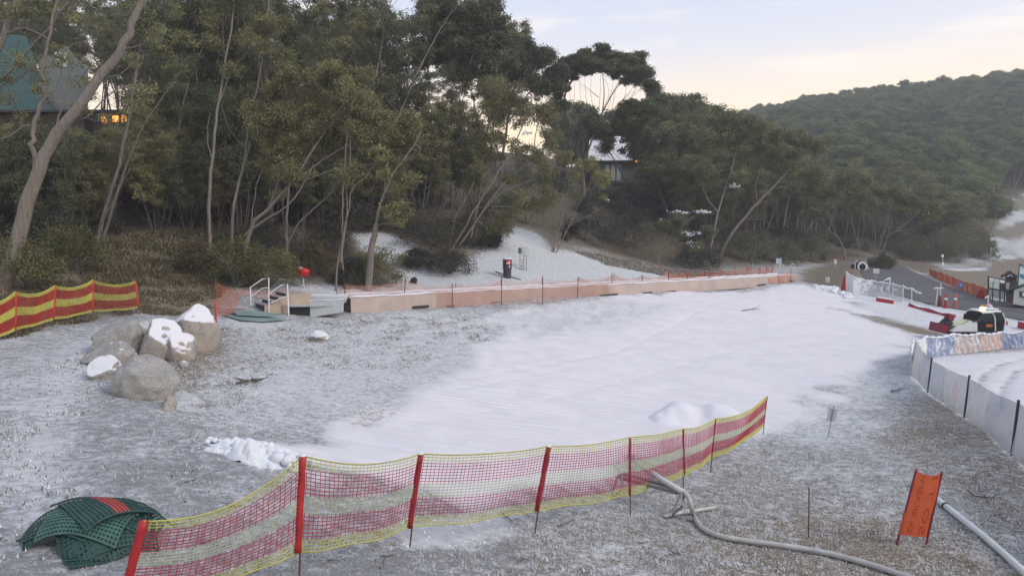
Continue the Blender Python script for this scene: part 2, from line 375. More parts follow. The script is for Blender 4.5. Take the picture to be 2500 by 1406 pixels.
# tyre tracks curving in the snow beyond the shade cloth fence
for pts in ([(2380,960),(2400,915),(2440,890),(2520,868)], [(2440,1000),(2450,940),(2480,905),(2540,885)]):
    for a, b in zip(pts[:-1], pts[1:]):
        d = seg_dist(a, b); k = np.exp(-(d/.16)**2); gz -= .05*k; snow -= .28*k
ii = np.arange((NR-1)*NA).reshape(NR-1, NA)
nx = np.roll(ii, -1, 1)
faces = np.stack([ii, nx, nx+NA, ii+NA], -1).reshape(-1, 4)
verts = np.stack([gx, gy, gz], 1); verts = np.vstack([verts, [[0, 0, gz[0]]]])
me = bpy.data.meshes.new('ground')
cap = np.stack([np.full(NA, len(verts)-1), np.roll(np.arange(NA), -1), np.arange(NA)], 1)
nq = len(faces); me.vertices.add(len(verts)); me.vertices.foreach_set('co', verts.ravel())
me.loops.add(nq*4+NA*3); me.loops.foreach_set('vertex_index', np.concatenate([faces[:, ::-1].ravel(), cap.ravel()]).astype(np.int32))
me.polygons.add(nq+NA)
me.polygons.foreach_set('loop_start', np.concatenate([np.arange(nq)*4, nq*4+np.arange(NA)*3]).astype(np.int32))
me.polygons.foreach_set('use_smooth', np.ones(nq+NA, bool))
me.update(calc_edges=True); me.validate()
for nm, a in (('snow', snow), ('warm', warm), ('smoothness', smo), ('litter', litter)):
    at = me.attributes.new(nm, 'FLOAT', 'POINT'); at.data.foreach_set('value', np.append(a, a[0]).astype(np.float32))

def ground_material():
    m = bpy.data.materials.new('frosted_ground'); m.use_nodes = True; n = m.node_tree.nodes; l = m.node_tree.links.new; b = n['Principled BSDF']
    b.inputs['Roughness'].default_value = .85; b.inputs['Specular IOR Level'].default_value = .2
    geo = n.new('ShaderNodeNewGeometry')
    def at(x):
        a = n.new('ShaderNodeAttribute'); a.attribute_name = x; return a.outputs['Fac']
    def noi(s, d=6, r=.6, dist=0):
        a = n.new('ShaderNodeTexNoise'); a.inputs['Scale'].default_value = s; a.inputs['Detail'].default_value = d; a.inputs['Roughness'].default_value = r; a.inputs['Distortion'].default_value = dist
        l(geo.outputs['Position'], a.inputs['Vector']); return a.outputs['Fac']
    def mth(op, a, b=None, c=None):
        x = n.new('ShaderNodeMath'); x.operation = op
        for i, v in enumerate((a, b, c)):
            if v is None: continue
            if isinstance(v, (int, float)): x.inputs[i].default_value = v
            else: l(v, x.inputs[i])
        return x.outputs[0]
    def rng(v, a, b2, lo=0, hi=1, smooth=True):
        x = n.new('ShaderNodeMapRange'); x.interpolation_type = 'SMOOTHSTEP' if smooth else 'LINEAR'
        x.inputs[1].default_value = a; x.inputs[2].default_value = b2; x.inputs[3].default_value = lo; x.inputs[4].default_value = hi; l(v, x.inputs[0]); return x.outputs[0]
    def mix(f, a, c):
        x = n.new('ShaderNodeMix'); x.data_type = 'RGBA'
        if isinstance(f, (int, float)): x.inputs[0].default_value = f
        else: l(f, x.inputs[0])
        for i, v in ((6, a), (7, c)):
            if isinstance(v, tuple): x.inputs[i].default_value = (*v, 1)
            else: l(v, x.inputs[i])
        return x.outputs[2]
    S, Wm, Sm, Li = at('snow'), at('warm'), at('smoothness'), at('litter')
    n1, n2, n3, n4 = noi(26, 5, .65), noi(6, 6, .62, .3), noi(.9, 5, .6, .5), noi(70, 3, .6)
    mixn = mth('ADD', mth('MULTIPLY', n1, .40), mth('ADD', mth('MULTIPLY', n2, .36), mth('MULTIPLY', n3, .24)))      # about .5
    lvl = mth('ADD', S, mth('MULTIPLY', mth('SUBTRACT', mixn, .5), 2.1))
    cov = rng(lvl, .30, .72)
    grav = mix(rng(n4, .35, .65), (.16, .165, .172), (.30, .305, .31))
    grass = mix(rng(n1, .36, .66), (.11, .088, .066), (.32, .265, .195))
    lit = mix(rng(n2, .38, .66), (.045, .038, .028), (.155, .122, .078))
    base = mix(rng(mth('ADD', Wm, mth('MULTIPLY', mth('SUBTRACT', n3, .5), .9)), .25, .75), grav, grass)
    base = mix(Li, base, lit)
    dirty = mix(rng(n2, .3, .7), (.45, .465, .48), (.59, .60, .615))
    clean = mix(rng(n3, .35, .65), (.605, .585, .61), (.665, .638, .655))
    sn = mix(Sm, dirty, clean)
    tcm = n.new('ShaderNodeMapping'); l(geo.outputs['Position'], tcm.inputs[0])
    ra, rb = G(1000, 1050), G(1900, 720); tcm.inputs['Rotation'].default_value = (0, 0, -math.atan2(rb[1]-ra[1], rb[0]-ra[0])); tcm.inputs['Scale'].default_value = (.22, 5.0, 1)
    gr = n.new('ShaderNodeTexNoise'); gr.inputs['Scale'].default_value = 1.0; gr.inputs['Detail'].default_value = 5; l(tcm.outputs[0], gr.inputs['Vector']); groom = gr.outputs['Fac']
    sn = mix(mth('MULTIPLY', Sm, rng(groom, .50, .72, 0, .5)), sn, (.62, .635, .67))
    l(mix(cov, base, sn), b.inputs['Base Color'])
    hgt = mth('ADD', mth('MULTIPLY', n1, mth('SUBTRACT', 1.0, mth('MULTIPLY', Sm, .75))), mth('MULTIPLY', n2, mth('SUBTRACT', 1.3, mth('MULTIPLY', Sm, .9))))
    hgt = mth('ADD', hgt, mth('MULTIPLY', mth('MULTIPLY', groom, Sm), 1.6))
    bp = n.new('ShaderNodeBump'); bp.inputs['Strength'].default_value = .75; bp.inputs['Distance'].default_value = .055
    l(hgt, bp.inputs['Height']); l(bp.outputs[0], b.inputs['Normal'])
    return m
me.materials.append(ground_material())
tag(link(bpy.data.objects.new('ground', me)), kind='structure')
print('ground done')
# ------------------------------------------------------------------ trees and shrubs
def leaf_mat(name, ca, cb, rough=.55, trans=.22):
    m = bpy.data.materials.new(name); m.use_nodes = True; n = m.node_tree.nodes; l = m.node_tree.links.new
    b = n['Principled BSDF']; b.inputs['Roughness'].default_value = rough; b.inputs['Specular IOR Level'].default_value = .3
    a = n.new('ShaderNodeAttribute'); a.attribute_name = 'tint'
    oi = n.new('ShaderNodeObjectInfo'); ad = n.new('ShaderNodeMath'); ad.operation = 'MULTIPLY_ADD'; ad.inputs[1].default_value = .35; l(oi.outputs['Random'], ad.inputs[0])
    sb = n.new('ShaderNodeMath'); sb.operation = 'SUBTRACT'; sb.inputs[1].default_value = .17; l(a.outputs['Fac'], sb.inputs[0]); l(sb.outputs[0], ad.inputs[2])
    mx = n.new('ShaderNodeMix'); mx.data_type = 'RGBA'; mx.inputs[6].default_value = (*ca, 1); mx.inputs[7].default_value = (*cb, 1); l(ad.outputs[0], mx.inputs[0])
    mx.clamp_factor = True
    l(mx.outputs[2], b.inputs['Base Color'])
    tr = n.new('ShaderNodeBsdfTranslucent'); l(mx.outputs[2], tr.inputs['Color'])
    ms = n.new('ShaderNodeMixShader'); ms.inputs[0].default_value = trans; l(b.outputs[0], ms.inputs[1]); l(tr.outputs[0], ms.inputs[2])
    l(ms.outputs[0], n['Material Output'].inputs['Surface']); return m
M['leaf'] = leaf_mat('olive_leaves', (.082, .090, .042), (.25, .24, .108))
M['leaf_gold'] = leaf_mat('yellowish_olive_leaves', (.100, .102, .048), (.29, .265, .115))
M['leaf_dark'] = leaf_mat('dark_leaves', (.062, .072, .040), (.18, .188, .095))
M['leaf_hill'] = leaf_mat('grey_green_leaves', (.064, .080, .032), (.215, .24, .092))
M['leaf_shrub'] = leaf_mat('shrub_leaves', (.056, .062, .022), (.185, .175, .062))
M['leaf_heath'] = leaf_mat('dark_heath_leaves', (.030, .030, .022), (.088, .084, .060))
M['leaf_brown'] = leaf_mat('brown_heath_leaves', (.06, .05, .025), (.16, .12, .055))
M['leaf_snow'] = leaf_mat('snow_dusted_leaves', (.50, .53, .55), (.85, .87, .9), .7, .05)

def leaves(name, clumps, L, Wd, seed, material, parent=None, droop=.5, sub=26, tight=.24, up=.25):
    """one crown: many single leaves gathered in sprays; clumps = (centre, (rx, ry, rz), count, tint)"""
    r = np.random.RandomState(seed); cs = []; ts = []
    for c, rad, n, ti in clumps:
        k = max(3, n//sub)
        d = r.normal(size=(k, 3)); d[:, 2] += up; d /= np.linalg.norm(d, axis=1)[:, None]
        q = np.asarray(c) + d*np.asarray(rad)*(r.uniform(.35, 1.0, (k, 1)))
        i = r.randint(0, k, n)
        cs.append(q[i] + r.normal(size=(n, 3))*np.asarray(rad)*tight); ts.append(ti + r.uniform(-.18, .18, k)[i] + r.uniform(-.12, .12, n))
    c = np.concatenate(cs); t = np.concatenate(ts); n = len(c)
    a = r.normal(size=(n, 3)); a[:, 2] -= droop; a /= np.linalg.norm(a, axis=1)[:, None]
    b = r.normal(size=(n, 3)); b -= a*(a*b).sum(1)[:, None]; b /= np.linalg.norm(b, axis=1)[:, None]
    s = r.uniform(.7, 1.3, (n, 1))
    v = np.stack([c-a*L*.5*s, c-a*L*.08*s+b*Wd*.5*s, c+a*L*.5*s, c-a*L*.08*s-b*Wd*.5*s], 1).reshape(-1, 3)
    o0 = origin(parent); v -= np.array((o0.x, o0.y, o0.z))
    me = bpy.data.meshes.new(name)
    me.vertices.add(4*n); me.vertices.foreach_set('co', v.ravel().astype(np.float32))
    me.loops.add(4*n); me.loops.foreach_set('vertex_index', np.arange(4*n, dtype=np.int32))
    me.polygons.add(n); me.polygons.foreach_set('loop_start', np.arange(0, 4*n, 4, dtype=np.int32))
    at = me.attributes.new('tint', 'FLOAT', 'POINT'); at.data.foreach_set('value', np.repeat(np.clip(t, 0, 1), 4).astype(np.float32))
    me.materials.append(material); me.update(calc_edges=True)
    return link(bpy.data.objects.new(name, me), parent)

def limb(rs, p, d, length, n, wob, lift):
    pts = [np.array(p, float)]; d = np.array(d, float); d /= np.linalg.norm(d)
    for i in range(n):
        d = d + rs.normal(size=3)*wob + np.array((0, 0, lift)); d /= np.linalg.norm(d)
        pts.append(pts[-1]+d*length/n)
    return pts
def along(pts, t):
    t = max(0, min(.9999, t))*(len(pts)-1); i = int(t); return pts[i]+(pts[i+1]-pts[i])*(t-i)

def gum(seed, Ht, stems=1, lean=.12, lo=.5, spread=.2, r0=.15, nb=9, clump=.95, n=230, flat=.62, splay=.1, dead=5, sub=2):
    rs = np.random.RandomState(seed); tb = MB(); cl = []
    a0 = rs.uniform(0, 6.28)
    for s in range(stems):
        az = a0 + s*6.28/stems + rs.uniform(-.5, .5); sp = splay*rs.uniform(.7, 1.3)
        d = np.array((math.cos(az)*sp + lean*math.cos(a0), math.sin(az)*sp + lean*math.sin(a0), 1.0))
        base = np.array((math.cos(az), math.sin(az), 0))*(.18 if stems > 1 else 0) + np.array((0, 0, -.3))
        hh = Ht*rs.uniform(.85, 1.02)
        pts = limb(rs, base, d, hh, 9, .07, .03); rr = r0*rs.uniform(.75, 1.1)
        rad = [rr*(1.25 if i == 0 else 1)*(1-.82*i/9) for i in range(10)]
        tb.tube(pts, rad, 6, cap=False)
        g = rs.uniform(0, 6.28)
        for b in range(nb):
            t = lo+(1-lo)*(b+rs.uniform(.1, .9))/nb; g += 2.4+rs.uniform(-.5, .5)
            p = along(pts, t); Lb = Ht*spread*(1.2-.6*(t-lo)/(1-lo+.01))*rs.uniform(.6, 1.2)
            bp = limb(rs, p, (math.cos(g)*.8, math.sin(g)*.8, .75), Lb, 4, .16, .10)
            br = max(.018, rr*(1-.82*t)*.55); tb.tube(bp, [br, br*.8, br*.6, br*.45, br*.3], 4, cap=False)
            cr = clump*rs.uniform(.7, 1.2); ti = rs.uniform(.2, .8)
            cl.append((bp[-1], (cr, cr, cr*flat), int(n*cr/clump), ti))
            for q in range(sub):
                t2 = rs.uniform(.35, .85); p2 = along(bp, t2); g2 = g+rs.choice([-1, 1])*rs.uniform(.5, 1.2)
                sp_ = limb(rs, p2, (math.cos(g2), math.sin(g2), .7), Lb*rs.uniform(.35, .6), 3, .2, .12)
                tb.tube(sp_, [br*.5, br*.42, br*.32, br*.2], 3, cap=False)
                cr = clump*rs.uniform(.5, .95); cl.append((sp_[-1], (cr, cr, cr*flat), int(n*cr/clump*.8), ti+rs.uniform(-.2, .2)))
        cr = clump*.9; cl.append((pts[-1], (cr, cr, cr*flat), n, rs.uniform(.3, .8)))
        for k in range(dead):
            t = rs.uniform(.15, lo+.15); g = rs.uniform(0, 6.28); p = along(pts, t)
            tp = limb(rs, p, (math.cos(g), math.sin(g), .55), Ht*rs.uniform(.06, .15), 3, .25, .05); tb.tube(tp, [.025, .02, .014, .008], 3, cap=False)
    return tb, cl

HIDE = (0, 0, 0)
def proto(name, label, group, seed, mt, leafm, L, Wd, cat='tree', crown='crown', **k):
    r = bpy.data.objects.new(name, None); link(r); tag(r, label, cat, group)
    tb, cl = gum(seed, **k); tb.build('trunk', mt, r, smooth=True)
    leaves(crown, cl, L, Wd, seed+5, leafm, r); return r

# --- trees drawn one by one from the photograph: stems as polylines through photo pixels at a measured distance
def pix_tree(name, label, zc, stems, clumps, seed, leafm='leaf', bark='bark', group=None, L=.15, Wd=.057, dens=1.0, cs=.72, snowc=(), cat='tree', depth=1.0, droop=.5, flat=.75):
    rs = np.random.RandomState(seed)
    b0 = stems[0][0][0]; g = G(*b0)
    if zc is None: zc = ZC(g)
    base = P(b0[0], b0[1], zc); base[2] = h1(base[0], base[1])
    root = thing(name, label, cat, base, group); tb = MB(); allp = []
    for pl, r0, r1 in stems:
        pts = []; off = 0; dr = rs.uniform(-.25, .25)
        for i, (x, y) in enumerate(pl):
            p = P(x, y, zc+off); off += dr*rs.uniform(.3, 1.4)*depth*(zc/40)
            if i == 0 and pl is stems[0][0]: p = p.copy(); p[2] = min(p[2], base[2]-.25)
            pts.append(p)
        # smooth the polyline
        fine = []
        for i in range(len(pts)-1):
            p0, p1, p2, p3 = pts[max(i-1, 0)], pts[i], pts[i+1], pts[min(i+2, len(pts)-1)]
            for k in range(3):
                t = k/3; fine.append(.5*((2*p1)+(-p0+p2)*t+(2*p0-5*p1+4*p2-p3)*t*t+(-p0+3*p1-3*p2+p3)*t**3))
        fine.append(pts[-1]); nn = len(fine)
        for i in range(1, nn): fine[i] = fine[i] + rs.normal(size=3)*.03
        rad = [lerp(r0, r1, (i/(nn-1))**.8)*(.8 if r0 < .3 else .92) for i in range(nn)]
        tb.tube(fine, rad, 7, cap=False); allp += [(fine[i], rad[i], fine[max(i-1, 0)]) for i in range(nn//4, nn)]
    cl = []
    for cdef in clumps:
        x, y, rx, ry = cdef[:4]; ti = cdef[4] if len(cdef) > 4 else .5
        c = P(x, y, zc + rs.uniform(-.8, .8)*depth); k = zc/F
        Rx, Ry = rx*k, ry*k; Rd = max(Rx, Ry)*.9
        ncl = max(1, int(round(2.2*dens*Rx*Ry/(cs*cs))))
        for _ in range(ncl):
            d = rs.normal(size=3); d /= np.linalg.norm(d); d *= rs.uniform(.1, 1)**.45
            q = c + d*np.array((Rx, Rd, Ry)); cr = cs*rs.uniform(.65, 1.2)
            if _ == 0: q = c
            cl.append((q, (cr, cr, cr*flat), int(560*dens*(cr/cs)**2*(cs/.72)**2*(.20/L)**1.5), ti+rs.uniform(-.2, .2)))
            # a twig from the nearest stem reaching up into the spray
            best = min(allp, key=lambda a: np.linalg.norm(a[0]-q)+.9*max(0, a[0][2]-q[2]+.4))
            s = best[0]; dv = q-s; dl = np.linalg.norm(dv)
            if dl < 6.5:
                mid = s+dv*.5+np.array((0, 0, -.10*dl))+rs.normal(size=3)*.06*dl
                r = min(best[1]*.5, .012+.008*dl); tb.tube([s, s+(mid-s)*.5+rs.normal(size=3)*.03*dl, mid, mid+(q-mid)*.5+rs.normal(size=3)*.03*dl, q], [r, r*.8, r*.62, r*.45, r*.25], 4, cap=False)
                for _k in range(2):
                    e2 = q+rs.normal(size=3)*cr*.6; tb.tube([mid, (mid+e2)/2+rs.normal(size=3)*.05*dl, e2], [r*.45, r*.3, r*.15], 3, cap=False)
    tb.build('trunk', M[bark], root, smooth=True)
    if cl: leaves('crown', cl, L, Wd, seed+9, M[leafm], root, droop=droop)
    if snowc:
        sl_ = [(P(x, y, zc-.3), (rx*zc/F, rx*zc/F*.8, ry*zc/F), n, .6) for x, y, rx, ry, n in snowc]
        leaves('snow_dusting', sl_, .2, .11, seed+13, M['leaf_snow'], root, droop=.1)['kind'] = 'stuff'
    return root

pix_tree('eucalyptus_tree', 'big pale leaning gum at the left edge behind the red and yellow net', 25.2,
  [([(2,722),(32,625),(70,490),(108,380),(160,300),(232,205),(292,125),(325,60),(350,-20),(370,-90)], .34, .09),
   ([(92,430),(84,365),(80,330),(92,280),(107,215),(106,160),(118,100),(130,30),(150,-40)], .13, .04),
   ([(128,345),(140,310),(160,230),(210,180),(240,150)], .05, .02),
   ([(85,300),(40,320),(-30,350)], .05, .02), ([(100,270),(150,190),(160,120),(240,100)], .03, .012),
   ([(108,160),(60,180),(0,215)], .035, .015), ([(120,95),(60,70),(10,85),(-40,120)], .04, .015),
   ([(160,300),(215,285),(260,235),(320,205)], .05, .015), ([(232,205),(290,180),(350,130)], .05, .015),
   ([(292,125),(340,110),(400,60)], .05, .015)],
  [(60,40,36,18,.5),(10,20,36,22,.4),(180,40,45,28,.5),(250,70,35,22,.4),(330,150,32,20,.6),(390,90,40,26,.5),(300,0,70,30,.5),(420,20,50,28,.5),(240,170,24,12,.45),(60,165,22,12,.5),(90,180,20,12,.5),(30,150,22,13,.5),(150,150,24,14,.5),(10,200,24,12,.5),(20,235,24,13,.45),(130,125,22,12,.5),(110,235,18,10,.5),(190,270,20,10,.5),(270,290,18,8,.5),(60,290,24,10,.5),(350,225,26,14,.6),(330,265,22,12,.6),(200,215,14,9,.5),(100,215,12,8,.5),(80,-10,60,25,.4)],
  11, 'leaf', 'bark', dens=.42, L=.14, Wd=.05, cs=.5)
pix_tree('eucalyptus_tree', 'gum tree with pale limbs reaching in from the left edge high above the net', 26,
  [([(-190,760),(-140,560),(-90,330),(-50,200),(10,90),(35,10),(60,-60)], .3, .07), ([(-90,330),(-30,230),(40,160),(120,70),(180,-10)], .08, .03), ([(-70,260),(0,215),(60,180),(100,130)], .05, .02)],
  [(10,0,40,20),(110,25,40,16),(-60,100,40,30),(180,-20,40,25)], 12, 'leaf', dens=.6, cs=.55)
pix_tree('eucalyptus_tree', 'dark twin gum leaning right behind the green bush by the left net', 33,
  [([(228,592),(262,500),(290,400),(315,280),(335,170),(350,60),(360,-60)], .15, .05), ([(252,580),(285,480),(322,370),(380,260),(430,190)], .11, .03), ([(240,565),(262,520),(318,410)], .07, .02)],
  [(330,60,60,40),(420,170,45,28),(380,110,50,30),(300,10,50,30),(450,100,40,26)], 13, 'leaf', 'bark_dark', dens=.7, cs=.62)
pix_tree('eucalyptus_tree', 'slim straight pale gum rising alone before the dark wood left of centre', 36,
  [([(508,522),(512,450),(520,375),(528,300),(540,220),(552,140),(568,40),(575,-60)], .13, .05), ([(518,390),(506,330),(512,280)], .04, .015), ([(535,250),(560,190),(600,130)], .04, .015)],
  [(575,10,60,35),(610,100,45,28),(520,110,45,28),(560,170,30,20),(590,-40,60,30)], 14, 'leaf', dens=.7, cs=.65)
pix_tree('eucalyptus_tree', 'slim pale gum with crooked side twigs beside the sprawling golden one', 37,
  [([(562,572),(572,500),(590,420),(604,340),(620,250),(640,150),(655,30),(660,-50)], .12, .04), ([(588,430),(612,350),(640,290),(690,240)], .05, .02), ([(600,360),(560,320),(540,260)], .04, .015)],
  [(650,60,60,40),(690,130,50,30),(560,230,35,22),(620,-20,60,30),(700,60,40,26)], 15, 'leaf', dens=.7, cs=.65)
pix_tree('eucalyptus_tree', 'sprawling gum with golden olive crown, limbs low and fanned to the right', 36.5,
  [([(588,596),(612,560),(655,510),(715,440),(770,360),(815,290),(850,240)], .17, .05), ([(600,575),(650,535),(700,505),(745,440),(765,400)], .12, .03),
   ([(655,510),(680,440),(690,360),(700,280)], .08, .03), ([(715,440),(790,390),(860,350),(930,330)], .08, .03), ([(745,440),(830,410),(900,400),(970,390)], .06, .02), ([(612,560),(622,480),(640,420)], .05, .02)],
  [(690,225,60,35,.6),(770,195,75,38,.6),(850,215,60,38,.6),(700,290,75,42,.65),(790,280,80,50,.6),(880,280,70,48,.6),(740,345,80,38,.7),(660,320,45,30,.55),(820,350,50,32,.6),(930,330,55,45,.55),(985,350,42,42,.5),(700,390,26,18,.6),(720,430,24,22,.75),(945,400,38,30,.55),(1000,300,30,30,.5),(620,270,30,24,.5),(655,400,26,18,.5)],
  16, 'leaf_gold', dens=1.15, cs=.66, L=.145, Wd=.055)
pix_tree('eucalyptus_tree', 'forked dark gum leaning right over the red covered pole', 36,
  [([(706,660),(698,590),(700,530),(705,470),(712,380)], .15, .05), ([(700,600),(730,545),(790,490),(835,430),(880,370),(920,290)], .09, .03), ([(696,560),(690,500),(700,440)], .04, .015)],
  [(890,370,36,24,.5),(930,290,36,30,.5),(712,370,30,20,.5),(850,420,26,18,.5)], 17, 'leaf', 'bark_dark', dens=.8)
pix_tree('eucalyptus_tree', 'group of three thin whitish stems standing by the end of the snow strip', 35,
  [([(816,690),(826,630),(836,560),(834,500),(840,420),(848,330),(860,250)], .075, .03), ([(832,640),(842,560),(850,510),(862,460),(895,430),(930,380)], .06, .02), ([(838,660),(840,600),(846,520),(850,430),(856,330)], .05, .02)],
  [(865,240,36,26,.6),(930,370,30,22,.6),(860,310,26,18,.55)], 18, 'leaf_gold', dens=.8)
pix_tree('eucalyptus_tree', 'thick trunked gum with stripped tan bark beside the round dark bush', 36,
  [([(896,668),(905,625),(914,575),(918,548)], .27, .17), ([(914,575),(922,520),(938,470),(962,420),(1000,370),(1030,320)], .1, .03), ([(918,548),(945,545),(975,520),(1000,490)], .05, .02), ([(916,560),(930,500),(940,440),(950,360)], .05, .02)],
  [(982,512,26,24,.6),(960,470,24,18,.55),(1012,370,26,24,.5),(1010,440,22,18,.55),(935,430,30,24,.6),(950,350,30,26,.5),(975,540,16,14,.6)], 19, 'leaf_gold', dens=.9, cs=.55)
pix_tree('eucalyptus_tree', 'pair of tall leaning grey trunks uphill, gap of sunrise sky beside them', 56,
  [([(1030,485),(1058,410),(1078,345),(1105,270),(1140,180),(1165,90),(1180,20)], .24, .09), ([(1038,490),(1066,425),(1095,370),(1130,330),(1175,280),(1210,220)], .17, .06), ([(1010,480),(1020,400),(1028,320),(1040,200),(1060,80)], .15, .06)],
  [(1130,50,75,40),(1190,80,60,45),(1060,40,70,40),(1100,120,60,35),(1210,160,50,36),(1225,230,45,32),(1040,130,50,30),(1190,15,40,24),(1150,170,45,26)], 20, 'leaf_dark', dens=1.4, cs=.95, L=.23, Wd=.09)
pix_tree('eucalyptus_tree', 'gum with several thin stems slanting right, full crown above the rubbish bin', 45,
  [([(1098,618),(1140,545),(1185,470),(1235,390),(1275,310),(1300,240)], .11, .04), ([(1120,600),(1175,520),(1230,450),(1290,395),(1340,350)], .09, .03), ([(1150,580),(1165,500),(1180,420),(1190,330)], .08, .03), ([(1130,590),(1210,480),(1260,455),(1330,430)], .07, .025), ([(1200,505),(1290,500),(1350,470)], .05, .02), ([(1098,618),(1110,540),(1150,460),(1180,380)], .06, .025)],
  [(1250,240,70,40,.5),(1310,270,48,40,.5),(1330,330,40,40,.5),(1210,300,60,38,.5),(1290,370,55,38,.55),(1335,420,28,30,.55),(1170,330,50,36,.5),(1250,440,30,22,.5),(1290,500,50,28,.65),(1335,470,26,24,.6),(1230,550,50,36,.4),(1160,430,40,28,.5),(1200,210,50,30,.45),(1200,390,45,26,.5)],
  21, 'leaf_gold', dens=.85, cs=.7, snowc=[(1285,325,22,5,40)])
pix_tree('eucalyptus_tree', 'slender bare stems fanning up from the snowy slope past the electrical box', None,
  [([(1346,614),(1351,560),(1352,500),(1362,440),(1372,390)], .06, .02), ([(1350,617),(1368,550),(1382,490),(1402,430),(1425,390)], .06, .02), ([(1357,620),(1385,560),(1412,500),(1440,450),(1455,410)], .06, .02), ([(1353,618),(1362,540),(1375,470),(1385,420)], .045, .018), ([(1386,556),(1430,530),(1462,512),(1490,495)], .035, .012), ([(1395,535),(1425,532),(1460,535)], .02, .01)],
  [(1375,390,34,26,.6),(1430,400,42,28,.6),(1455,440,36,26,.6),(1400,430,34,20,.55),(1475,485,20,12,.6),(1340,470,18,14,.5),(1400,470,26,14,.5),(1480,430,20,18,.5)],
  22, 'leaf_gold', dens=.7, cs=.55, snowc=[(1400,405,18,4,18),(1480,488,10,3,10)])
pix_tree('eucalyptus_tree', 'thin sapling with a few leaf tufts right of the fanned stems', None,
  [([(1432,598),(1438,570),(1440,540),(1450,510)], .035, .012)], [(1452,512,16,10,.5),(1436,530,10,8,.5)], 23, 'leaf', dens=.6, cs=.45)
pix_tree('eucalyptus_tree', 'tallest umbrella crowned gum on the skyline above the snowy roof', 76,
  [([(1432,560),(1425,480),(1420,410),(1405,350),(1385,290),(1378,240),(1400,190),(1420,160)], .3, .09), ([(1420,410),(1445,340),(1470,280),(1500,220),(1535,180)], .16, .05), ([(1385,290),(1360,240),(1345,210)], .1, .04), ([(1445,340),(1500,310),(1560,260),(1585,225)], .1, .035), ([(1470,280),(1475,230),(1470,170)], .1, .04)]+[([(1450+q*3+9*math.sin(q*2.3),320-q*7),(1462+q*8+14*math.sin(q*3.1),265+8*math.sin(q*1.7)),(1466+q*12+10*math.sin(q*1.3),220+9*math.sin(q*2.9)),(1466+q*15+16*math.sin(q*4.7),168+q*3)], .05-.004*(q%4), .012) for q in range(9)]+[([(1420+12*math.sin(q*2),350),(1402+q*9+10*math.sin(q*5),280+12*math.sin(q*3)),(1390+q*13,222),(1384+q*15,175)], .045, .012) for q in range(5)]+[([(1500,262+q*4),(1522+q*3,244-q*5),(1556+4*q,230-q*8)], .025, .008) for q in range(3)]+[([(1462,238),(1440-q*5,226-q*7),(1415-q*4,214-q*9)], .022, .008) for q in range(3)],
  [(1380,165,26,20,.35),(1445,160,50,18,.35),(1550,185,40,16,.3),(1360,190,30,16,.3),(1420,145,44,24,.35),(1470,132,50,22,.35),(1525,150,48,24,.35),(1565,180,30,18,.3),(1588,208,14,14,.3),(1395,175,24,20,.35),(1500,175,40,14,.3),(1355,215,30,22,.3),(1370,260,20,12,.3),(1570,270,50,28,.4),(1530,300,45,26,.4),(1445,300,26,16,.3),(1475,330,36,18,.4),(1600,260,26,20,.35)],
  24, 'leaf_dark', 'bark_dark', dens=2.3, cs=.85, L=.23, Wd=.095, flat=.6)
pix_tree('eucalyptus_tree', 'dark skyline gum stepping down beside the umbrella crowned one', 72,
  [([(1215,500),(1225,400),(1240,300),(1260,200),(1275,130)], .26, .09), ([(1240,300),(1290,230),(1330,180)], .12, .05), ([(1225,400),(1190,280),(1185,150)], .12, .05)],
  [(1235,85,44,30,.35),(1285,118,45,28,.35),(1325,150,40,26,.35),(1350,185,28,24,.3),(1200,60,44,34,.35),(1180,120,60,34,.35),(1260,170,60,34,.4),(1320,210,45,28,.35),(1215,200,50,30,.4),(1180,30,34,20,.35)],
  25, 'leaf_dark', 'bark_dark', dens=1.5, cs=1.1, L=.27, Wd=.105)
pix_tree('eucalyptus_tree', 'small crooked gum with snow on its leaves at the brown patch of slope', None,
  [([(1604,648),(1612,610),(1625,575),(1640,535)], .1, .04), ([(1606,640),(1590,590),(1570,560)], .05, .02), ([(1612,610),(1650,570),(1690,530),(1715,515)], .06, .02), ([(1612,612),(1655,600),(1690,590)], .04, .015)],
  [(1650,530,34,16,.5),(1710,520,26,10,.5),(1675,580,34,22,.5),(1620,545,22,14,.5),(1585,555,14,10,.4),(1690,610,24,16,.5),(1730,560,20,14,.4)], 26, 'leaf_dark', 'bark', dens=.65, cs=.6,
  snowc=[(1655,520,26,5,55),(1708,517,26,5,110),(1680,572,26,10,70),(1625,540,14,5,24),(1690,600,22,10,50)])
pix_tree('eucalyptus_tree', 'broad bare trunk leaning far right before the dark scrub behind the conveyor', 70,
  [([(1757,622),(1780,580),(1815,535),(1850,495),(1885,460),(1930,410),(1960,370)], .24, .08), ([(1850,495),(1845,450),(1860,400)], .09, .03), ([(1815,535),(1870,540),(1885,560)], .05, .02), ([(1885,460),(1940,450),(1990,430)], .06, .02)],
  [(1860,390,50,30),(1930,390,55,32),(1970,350,55,32),(1900,330,60,34),(1990,430,40,24),(1840,340,50,28)], 27, 'leaf', dens=.9, cs=.95, L=.22, Wd=.085)
pix_tree('eucalyptus_tree', 'pale trunk just left of the far leaning one, snow tuft in its crown', 68,
  [([(1730,615),(1742,570),(1752,520),(1770,460),(1790,400),(1800,340)], .2, .07), ([(1752,520),(1720,470),(1700,420)], .09, .03), ([(1770,460),(1815,430),(1850,400)], .07, .025)],
  [(1800,330,60,34),(1740,340,60,34),(1700,400,50,30),(1830,300,60,30),(1770,290,50,28),(1800,430,30,18)], 28, 'leaf', dens=.9, cs=.95, L=.22, Wd=.085, snowc=[(1800,452,24,6,60)])
